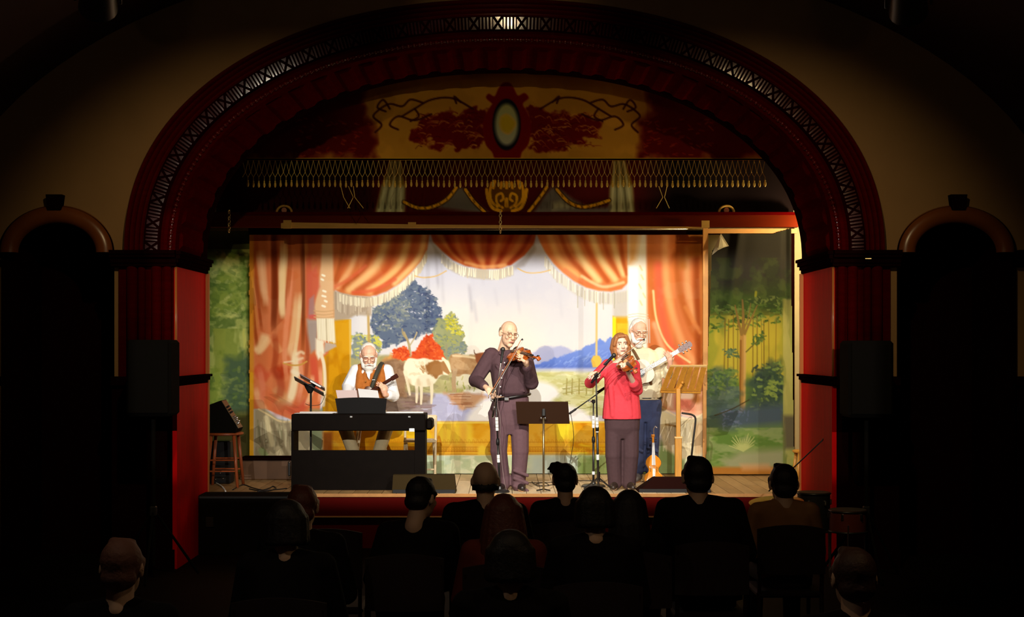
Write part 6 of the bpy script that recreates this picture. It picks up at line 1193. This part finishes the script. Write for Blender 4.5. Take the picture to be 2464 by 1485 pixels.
def beard(root, T, s, R, L=1.):
    h = MB(); h.ell(T(0, -.060, -.095), (.056*s, .046*s, .040*s*L), R); h.ell(T(0, -.070, -.115-.02*L), (.040*s, .034*s, .035*s*L), R)
    for x in (-1, 1): h.cap(T(x*.070, -.012, -.03), T(x*.050, -.055, -.09), .018*s, .026*s); h.cap(T(x*.006, -.106, -.046), T(x*.036, -.094, -.062), .010*s, .010*s)
    return remeshed(h, 'beard', .007, 1, WHITEHAIR, root)
beard(t, T, s, RH, .8)
st_ = MB(); pth = crom([W(1513, 848, y0+.06), W(1522, 842, y0-.06), W(1538, 868, y0-.155), W(1560, 905, y0-.19), W(1567, 925, y0-.17)], 6); st_.tube(pth, .016, 6).build('guitar_strap', mat('brown_strap', (.16, .07, .02), rough=.6), t, smooth=True)
# guitar
GO_ = [(0, 0), (.004, .06), (.02, .115), (.06, .168), (.11, .190), (.16, .185), (.21, .155), (.25, .128), (.285, .118), (.32, .122), (.36, .138), (.40, .142), (.44, .128), (.47, .10), (.485, .06), (.49, 0)]
gA, gB = W(1479, 934, y0-.235), W(1664, 826, y0-.235); Lg = (gB-gA).length; m4 = orient(gB-gA, (0, -1, .08), gA); k = Lg/1.02
g = thing('acoustic_guitar', 'acoustic guitar with a pale top held by the white haired man', 'guitar', local=m4 @ Matrix.Scale(k, 4))
shell(MB(), GO_, -.085, .0, .004).build('body', mat('guitar_side_wood', (.10, .03, .012), rough=.25, coat=.4), g, sharp=40)
tp = shell(MB(), [(y_, w_*.99) for y_, w_ in GO_], .004, .007, .0005).build('soundboard', mat('spruce_top', (.90, .80, .56), rough=.3, var=.08, scale=30, stretch=(6, .3, 1)), g, sharp=40)
MB().lathe([(.050, .0085), (.050, .0095)], (0, .34, 0), 28).build('sound_hole', M_EBONY, tp); MB().tube([(.056*math.cos(a), .34+.056*math.sin(a), .009) for a in np.linspace(0, 2*PI, 29)[:-1]], .0025, 5, closed=True).build('rosette', M_REDOAK, tp)
MB().rbox((0, .13, .012), (.15, .028, .010), .004).build('bridge', M_EBONY, g); MB().prism([(-.045, .29), (-.10, .27), (-.10, .18), (-.05, .20)], .0075, .009, 'z').build('pickguard', mat('pickguard', (.10, .05, .04), rough=.3), tp)
MB().rbox((0, .66, -.006), (.05, .36, .028), .010).build('neck', M_REDOAK, g, sharp=40); fbm_ = MB().bb(-.025, .025, .40, .84, .008, .014).build('fingerboard', mat('pale_fingerboard', (.42, .30, .15), rough=.8, spec=.1), g)  # fingerboard in one even pale brown
for j in range(16): yy = .835-.41*(1-2**(-j/12))*1.5; MB().bb(-.025, .025, yy-.004, yy+.004, .014, .0165).build('fret', mat('dark_fret', (.03, .022, .015), rough=.4), fbm_)
hs = MB().prism([(-.026, .84), (.026, .84), (.036, .88), (.034, 1.01), (.012, 1.02), (-.012, 1.02), (-.034, 1.01), (-.036, .88)], -.012, .004, 'z').build('headstock', mat('headstock_wood', (.12, .03, .02), rough=.3), g)
for j in range(3):
    for sx in (-1, 1): MB().cap((sx*.030, .885+.045*j, .0), (sx*.052, .885+.045*j, .0), .004, .012).build('tuner', M_CHROME, hs, smooth=True); MB().cap((sx*.02, .885+.045*j, .004), (sx*.02, .885+.045*j, .016), .005).build('tuning_post', M_CHROME, hs, smooth=True)
mb = MB()
for j in range(6): mb.tube([((j-2.5)*.009, .13, .019), ((j-2.5)*.0075, .845, .018)], .0009, 4)
mb.build('strings', M_CHROME, g)

# ---------------------------------------------------------------- bearded man at the piano
y0 = 2.52; t = person('white bearded man in an orange brown vest seated behind the piano', (wx(888, y0), y0, STAGE_Z))
b = MB(); hc = P_(887, 856, -.10); RH = rotm(.16, .42, -.03); s = 1.1; T = head(b, hc, RH, s)
sh = [P_(857, 893), P_(931, 893)]; el = [P_(838, 930, -.02), P_(946, 952, -.06)]; wr = [P_(835, 958, -.26), P_(926, 950, -.24)]
zs = 1.20; hip = [Vector((wx(872, y0), y0+.02, zs+.11)), Vector((wx(908, y0), y0+.02, zs+.11))]; kn = [P_(826, 1018, -.30), P_(934, 1018, -.30)]; an = [P_(866, 1108, -.20), P_(897, 1108, -.20)]
an = [Vector((a.x, a.y, STAGE_Z+.11)) for a in an]
b.loft([(P_(890, 1015, .02), .16, .12, 0), (P_(890, 970), .17, .13, 0), (P_(892, 925, -.02), .17, .12, 0), (P_(893, 893), .15, .09, 0), (P_(892, 880, -.02), .08, .07, 0)])
for i in (0, 1): b.cap(sh[i], el[i], .052, .043); b.cap(el[i], wr[i], .042, .028); b.cap(hip[i], kn[i], .085, .06); b.cap(kn[i], an[i], .057, .042); foot(b, an[i], ((-.2, .2)[i], -1))
hand(b, wr[0], (.7, -.4, -.1), (0, .6, -.6), 1, .5); hand(b, wr[1], P_(921, 926, -.28)-wr[1], (-.7, .4, .5), -1, .95, 1.08)
body = remeshed(b, 'body', .0065, 2, SKINR, t); M_WSH = fabric('white_shirt_cloth', (.84, .84, .86), .04); M_VEST = fabric('orange_brown_vest_cloth', (.42, .13, .022), .25)
c = MB(); c.loft([(P_(890, 1010), .165, .13, 0), (P_(890, 960), .178, .14, 0), (P_(892, 915), .178, .125, 0), (P_(893, 895), .165, .105, 0), (P_(892, 882), .09, .075, 0)])
for i in (0, 1): c.cap(sh[i], el[i], .078, .074); c.cap(el[i], el[i].lerp(wr[i], .55 if i else .8), .074, .056)
for k_ in range(4): c.cap(sh[0].lerp(el[0], .4+.15*k_)+Vector((-.04, -.06, 0)), sh[0].lerp(el[0], .45+.15*k_)+Vector((.05, -.06, -.02)), .018)
remeshed(c, 'shirt', .009, 2, M_WSH, t)
c = MB(); c.loft([(P_(890, 1005), .176, .150, 0), (P_(890, 960), .182, .160, 0), (P_(892, 920), .164, .146, 0), (P_(893, 900, .0), .12, .13, 0), (P_(893, 889, .0), .105, .10, 0)])
c.cap(P_(868, 884, -.02), P_(865, 930, -.12), .045, .05); c.cap(P_(918, 884, -.02), P_(918, 930, -.12), .045, .05)
vest = remeshed(c, 'vest', .009, 2, M_VEST, t)
MB().add([P_(882, 895, -.165), P_(892, 895, -.168), P_(889, 914, -.172), P_(884, 906, -.170)], [(0, 1, 2, 3)]).build('shirt_front', M_WSH, vest)
for p_ in (918, 932, 946): MB().ell(P_(880, p_, -.17), .008).build('button', M_BRASS, vest, smooth=True)
c = MB(); c.loft([(P_(890, 1025, .02), .18, .14, 0), (P_(890, 1000, .02), .178, .14, 0)])
for i in (0, 1): c.cap(hip[i], kn[i], .10, .085); c.cap(kn[i], an[i]+Vector((0, 0, .03)), .083, .066)
remeshed(c, 'trousers', .010, 2, fabric('khaki_trouser_cloth', (.58, .46, .26), .1), t)
shoes(t, an, [(-.2, -1), (.2, -1)], mat('brown_shoe', (.08, .04, .02), rough=.4))
face(t, body, T, s, RH, closed=True, brow=(.82, .78, .72)); glasses(t, T, s, mat('red_brown_frame', (.35, .10, .05), rough=.3)); beard(t, T, s, RH, 1.35)
h = MB(); h.ell(T(0, .035, .050), (.079*s, .084*s, .074*s), RH)
for k_ in range(13): a = math.radians(-5+k_*190/12); h.ell(T(.080*math.cos(a), .03+.082*math.sin(a), -.005), (.016*s, .016*s, .045*s), RH)
remeshed(h, 'hair', .007, 1, WHITEHAIR, t)
MB().tube(crom([P_(922, 880, .08), P_(917, 876, -.04), P_(908, 895, -.17), P_(897, 925, -.215), P_(890, 945, -.20)], 6), .024, 6).build('strap', mat('dark_green_strap', (.035, .032, .018), rough=.7), t, smooth=True); MB().rbox(P_(899, 914, -.235), (.042, .012, .016), .004).build('strap_buckle', M_CHROME, t)
uA, uB = P_(858, 962, -.26), P_(957, 903, -.24); m4 = orient(uB-uA, (0, -1, .2), uA); L_ = (uB-uA).length
g = thing('small_guitar', 'small dark necked guitar held by the bearded man behind the piano', 'guitar', local=m4)
GS = [(y_*.42, w_*.5) for y_, w_ in GO_]; shell(MB(), GS, -.05, 0, .004).build('body', mat('dark_guitar_wood', (.10, .03, .012), rough=.3), g, sharp=40); MB().rbox((0, (.18+L_*.84)/2, .0), (.036, L_*.84-.18, .022), .006).build('neck', mat('dark_neck_wood', (.05, .014, .008), rough=.8, spec=.05), g)
MB().rbox((0, L_*.92, -.003), (.05, L_*.16, .014), .005).build('headstock', mat('dark_neck_wood', (.05, .014, .008)), g); MB().lathe([(.025, .005), (.025, .007)], (0, .14, 0), 20).build('sound_hole', M_EBONY, g)
# the chair he sits on and a folding chair beside
c_ = Vector((wx(890, y0), y0+.06, STAGE_Z)); tt = thing('high_stool', 'pale wooden stool under the bearded man', 'stool', c_, group='wooden stools')
MB().lathe([(.17, zs-STAGE_Z-.045), (.18, zs-STAGE_Z-.03), (.18, zs-STAGE_Z-.012), (.165, zs-STAGE_Z-.004)], c_, 24).build('seat', M_OAK, tt, sharp=40)
M_PALE = mat('pale_wood', (.72, .58, .36), rough=.5)
for sx in (-1, 1):
    for sy in (-1, 1): MB().tube([c_+Vector((sx*.2, sy*.18, 0)), c_+Vector((sx*.12, sy*.12, zs-STAGE_Z-.03))], .016, 8).build('leg', M_PALE, tt, smooth=True)
y = 2.62; x0 = wx(1012, y); tt = thing('folding_chair', 'pale folding chair standing behind the right end of the piano', 'chair', (x0, y, STAGE_Z))
zt_ = wz(1001, y)-STAGE_Z
for sx in (-1, 1):
    X = x0+sx*.17; MB().tube([(X, y-.20, STAGE_Z+.01), (X, y+.04, STAGE_Z+zt_)], .014, 8).build('frame_leg', M_PALE, tt, smooth=True); MB().tube([(X*1.0+sx*-.02, y+.22, STAGE_Z+.01), (X-sx*.02, y-.12, STAGE_Z+.46)], .013, 8).build('rear_leg', M_PALE, tt, smooth=True)
MB().rbox((x0, y, STAGE_Z+.45), (.36, .36, .025), .01).build('seat', M_PALE, tt); MB().rbox((x0, y+.03, STAGE_Z+zt_-.05), (.36, .025, .12), .01).build('backrest', M_PALE, tt); MB().tube([(x0-.17, y-.15, STAGE_Z+.14), (x0+.17, y-.15, STAGE_Z+.14)], .009, 6).build('rung', M_PALE, tt)
# ================================================================== AUDIENCE
M_DCH = mat('dark_chair_frame', (.02, .008, .006), rough=.4); M_DSEAT = mat('dark_chair_pad', (.018, .006, .006), rough=.8)
def chair(label, x, y, top=.90, w=.44, group='audience chairs'):
    t = thing('hall_chair', label, 'chair', (x, y, 0), group=group)
    MB().rbox((x, y, .44), (w, .42, .045), .015).build('seat', M_DSEAT, t)
    rows = []
    for k in range(9):
        f = k/4-1; rows.append([(x+f*w*.5, y-.24-.03*(1-f*f), z) for z in (.58, top-.03*f*f)]+[(x+f*w*.5, y-.22-.03*(1-f*f), z) for z in (top-.03*f*f, .58)])
    MB().grid([r+[r[0]] for r in rows]).build('backrest', M_DSEAT, t, sharp=40)
    for sx in (-1, 1):
        MB().tube([(x+sx*w*.46, y+.19, 0), (x+sx*w*.46, y+.19, .43)], .013, 6).build('leg', M_DCH, t); MB().tube([(x+sx*w*.46, y-.25, 0), (x+sx*w*.46, y-.20, .44), (x+sx*w*.46, y-.235, top-.06)], .013, 6).build('leg', M_DCH, t)
    return t
def spectator(label, px, ptop, H, shirt, hairm, style='short', skin=SKIN, lean=0., wide=1., s=1., chair_lab='', turn=0., nod=.05, trousers=None):
    S = (ptop-VY)/(CAM_Z-H); D = F_PX/S; y = CAM_Y+D; hx = (px-VX)*D/F_PX; x = hx-lean
    t = person(label, (x, y, 0)); b = MB(); R = rotm(PI+turn, nod, 0); T = head(b, Vector((hx, y+.03, H-.118*s)), R, s)
    zsh = H-.32; sh = [Vector((x+lean*.75+k*.17*wide, y+.0, zsh)) for k in (-1, 1)]; el = [Vector((x+lean*.4+k*.235*wide, y+.06, zsh-.27)) for k in (-1, 1)]; wr = [Vector((x+k*.10, y+.28, .60)) for k in (-1, 1)]
    hip = [Vector((x+k*.10, y-.02, .55)) for k in (-1, 1)]; kn = [Vector((x+k*.13, y+.40, .53)) for k in (-1, 1)]; an = [Vector((x+k*.13, y+.40, .11)) for k in (-1, 1)]
    b.loft([((x, y-.02, .50), .15, .11, 0), ((x+lean*.3, y-.03, .70), .14, .11, 0), ((x+lean*.6, y, zsh-.12), .15*wide, .11, 0), ((x+lean*.75, y, zsh), .15*wide, .085, 0), ((x+lean*.85, y+.01, zsh+.06), .07, .06, 0)])
    b.cap(T(0, .045, -.17), (x+lean*.85, y+.0, zsh+.02), .06, .07)
    for i in (0, 1): b.cap(sh[i], el[i], .05, .042); b.cap(el[i], wr[i], .04, .028); hand(b, wr[i], (-.3*(-1, 1)[i], .9, -.1), (0, 0, -1), (-1, 1)[i], .3); b.cap(hip[i], kn[i], .08, .06); b.cap(kn[i], an[i], .055, .04); foot(b, an[i], (0, 1))
    body = remeshed(b, 'body', .011, 2, skin, t)
    c = MB(); c.loft([((x, y-.02, .52), .185*wide, .135, 0), ((x+lean*.3, y-.03, .72), .18*wide, .135, 0), ((x+lean*.6, y-.01, zsh-.12), .19*wide, .13, 0), ((x+lean*.75, y, zsh), .18*wide, .105, 0), ((x+lean*.85, y+.005, zsh+.05), .10, .08, 0), ((x+lean*.9, y+.01, zsh+.09), .068, .064, 0)])
    for i in (0, 1): c.cap(sh[i], el[i], .075, .062); c.cap(el[i], el[i].lerp(wr[i], .9), .06, .045); c.cap(Vector((x+lean*.85, y, zsh+.045)), sh[i]+Vector((0, 0, .0)), .06, .072)
    remeshed(c, 'shirt', .013, 2, shirt, t)
    c = MB(); c.loft([((x, y-.02, .475), .18, .14, 0), ((x, y-.02, .56), .18, .14, 0)])
    for i in (0, 1): c.cap(hip[i], kn[i], .09, .075); c.cap(kn[i], an[i]+Vector((0, 0, .02)), .072, .062)
    remeshed(c, 'trousers', .014, 2, trousers or mat('dark_hall_trousers', (.02, .016, .018), rough=.9), t)
    shoes(t, an, [(0, 1), (0, 1)], mat('dark_hall_shoe', (.015, .012, .01), rough=.5))
    h = MB()
    if style in ('short', 'tuft', 'bob', 'long'):
        k = 1.0 if style in ('short', 'tuft') else 1.08
        h.ell(T(0, .022, .036), (.084*s*k, .100*s*k, .088*s), R); h.ell(T(0, .055, -.03), (.074*s*k, .062*s, .055*s), R)
        for x_ in (-1, 1): h.cap(T(x_*.074, -.02, .03), T(x_*.076, .015, -.005), .017*s)
    if style == 'bald':
        for q_ in range(13): a = math.radians(-5+q_*190/12); h.ell(T(.075*math.cos(a), .026+.077*math.sin(a), -.035), (.009*s, .010*s, .028*s), R)
    if style == 'tuft':
        h.cap(T(.045, .0, .10), T(.085, -.01, .105), .026*s, .022*s); h.cap(T(.075, -.01, .10), T(.118, -.01, .075), .022*s, .010*s); h.cap(T(.06, .02, .09), T(.10, .02, .06), .02*s, .012*s); h.cap(T(.03, .0, .11), T(.055, -.02, .125), .016*s, .01*s)
    if style == 'bob':
        for q_ in range(9): a = math.radians(0+q_*180/8); h.cap(T(.082*math.cos(a), .03+.075*math.sin(a), .03), T(.090*math.cos(a), .03+.085*math.sin(a), -.075), .026*s, .024*s)
    if style == 'long':
        for q_ in range(11): a = math.radians(-12+q_*204/10); h.cap(T(.080*math.cos(a), .03+.078*math.sin(a), .04), T(.100*math.cos(a), .035+.09*math.sin(a), -.09), .028*s, .032*s); h.cap(T(.100*math.cos(a), .035+.09*math.sin(a), -.09), T(.125*math.cos(a), .04+.09*math.sin(a), -.23), .032*s, .022*s)
    if style == 'short': h.cap(T(-.03, -.02, .10), T(.04, .0, .108), .02*s)
    remeshed(h, 'hair', .010, 1, hairm, t); face(t, body, T, s, R)
    chair(chair_lab, x, y); return t
HB = mat('black_hair', (.012, .008, .007), rough=.6, bump=.4, scale=60); HBR = mat('dark_brown_hair', (.06, .022, .012), rough=.6, bump=.4, scale=60); HR = mat('reddish_brown_hair', (.14, .035, .018), rough=.55, bump=.4, scale=60); HG = mat('grey_brown_hair', (.18, .07, .045), rough=.7, bump=.4, scale=60)
CB = mat('black_jacket', (.010, .008, .008), rough=.95, spec=.1); CN = mat('near_black_knit', (.014, .010, .011), rough=.95, spec=.1); CR_ = mat('rust_red_top', (.20, .035, .022), rough=.9, spec=.1); CT = mat('tan_shirt_cloth', (.42, .20, .075), rough=.9, var=.15, spec=.1)
spectator('brown haired spectator in dark clothes in front of the black equipment case', 727, 1170, 1.30, CB, HR, 'short', chair_lab='dark chair of the brown haired spectator left of the piano wedge')
spectator('dark haired spectator seated behind the brown haired one at the left', 690, 1204, 1.32, CB, HB, 'bob', chair_lab='dark chair of the dark haired spectator at the left')
spectator('dark haired spectator leaning to the right below the piano', 1014, 1150, 1.30, CB, HB, 'short', lean=.08, wide=1.0, turn=-.5, nod=.2, chair_lab='dark chair of the leaning spectator below the piano')
spectator('bald spectator in a black jacket below the man in the dark shirt', 1168, 1112, 1.34, CB, HB, 'bald', lean=.0, wide=1.15, s=1.03, chair_lab='dark chair of the bald spectator')
spectator('woman with long reddish hair and a rust red top in the middle of the audience', 1212, 1190, 1.24, CR_, HR, 'long', chair_lab='dark chair of the woman with long reddish hair')
spectator('dark round headed spectator right behind the woman with long reddish hair', 1228, 1277, 1.28, CB, HB, 'bob', wide=1.05, chair_lab='dark chair at the bottom middle of the audience')
spectator('spectator with a tuft of hair sticking out at the left below the music stand', 1360, 1116, 1.26, CN, HB, 'tuft', s=.98, chair_lab='dark chair of the spectator with the tuft of hair')
spectator('spectator with a round dark bob right of the tufted spectator', 1432, 1172, 1.34, CB, HB, 'bob', s=.97, chair_lab='dark chair of the spectator with the round bob')
spectator('small spectator with long dark hair below the woman in red', 1514, 1180, 1.22, CB, HB, 'long', s=.92, wide=.85, chair_lab='dark chair of the small long haired spectator')
spectator('broad shouldered spectator with short dark hair below the wooden music stand', 1680, 1100, 1.38, CB, HB, 'short', wide=1.2, lean=-.05, s=1.1, chair_lab='dark chair of the broad shouldered spectator')
spectator('spectator in a tan shirt in front of the right jamb', 1887, 1118, 1.27, CT, HB, 'short', wide=1.0, s=1.13, chair_lab='dark chair of the spectator in the tan shirt')
spectator('grey brown haired spectator alone at the far left', 290, 1300, 1.28, CB, HG, 'short', chair_lab='dark chair of the spectator at the far left')
spectator('dark spectator at the lower right of the audience', 2058, 1322, 1.28, CN, HBR, 'short', chair_lab='dark chair at the lower right of the audience')
chair('empty dark chair left of the leaning spectator', (800-VX)*8.75/F_PX, CAM_Y+8.75, .95, .42)
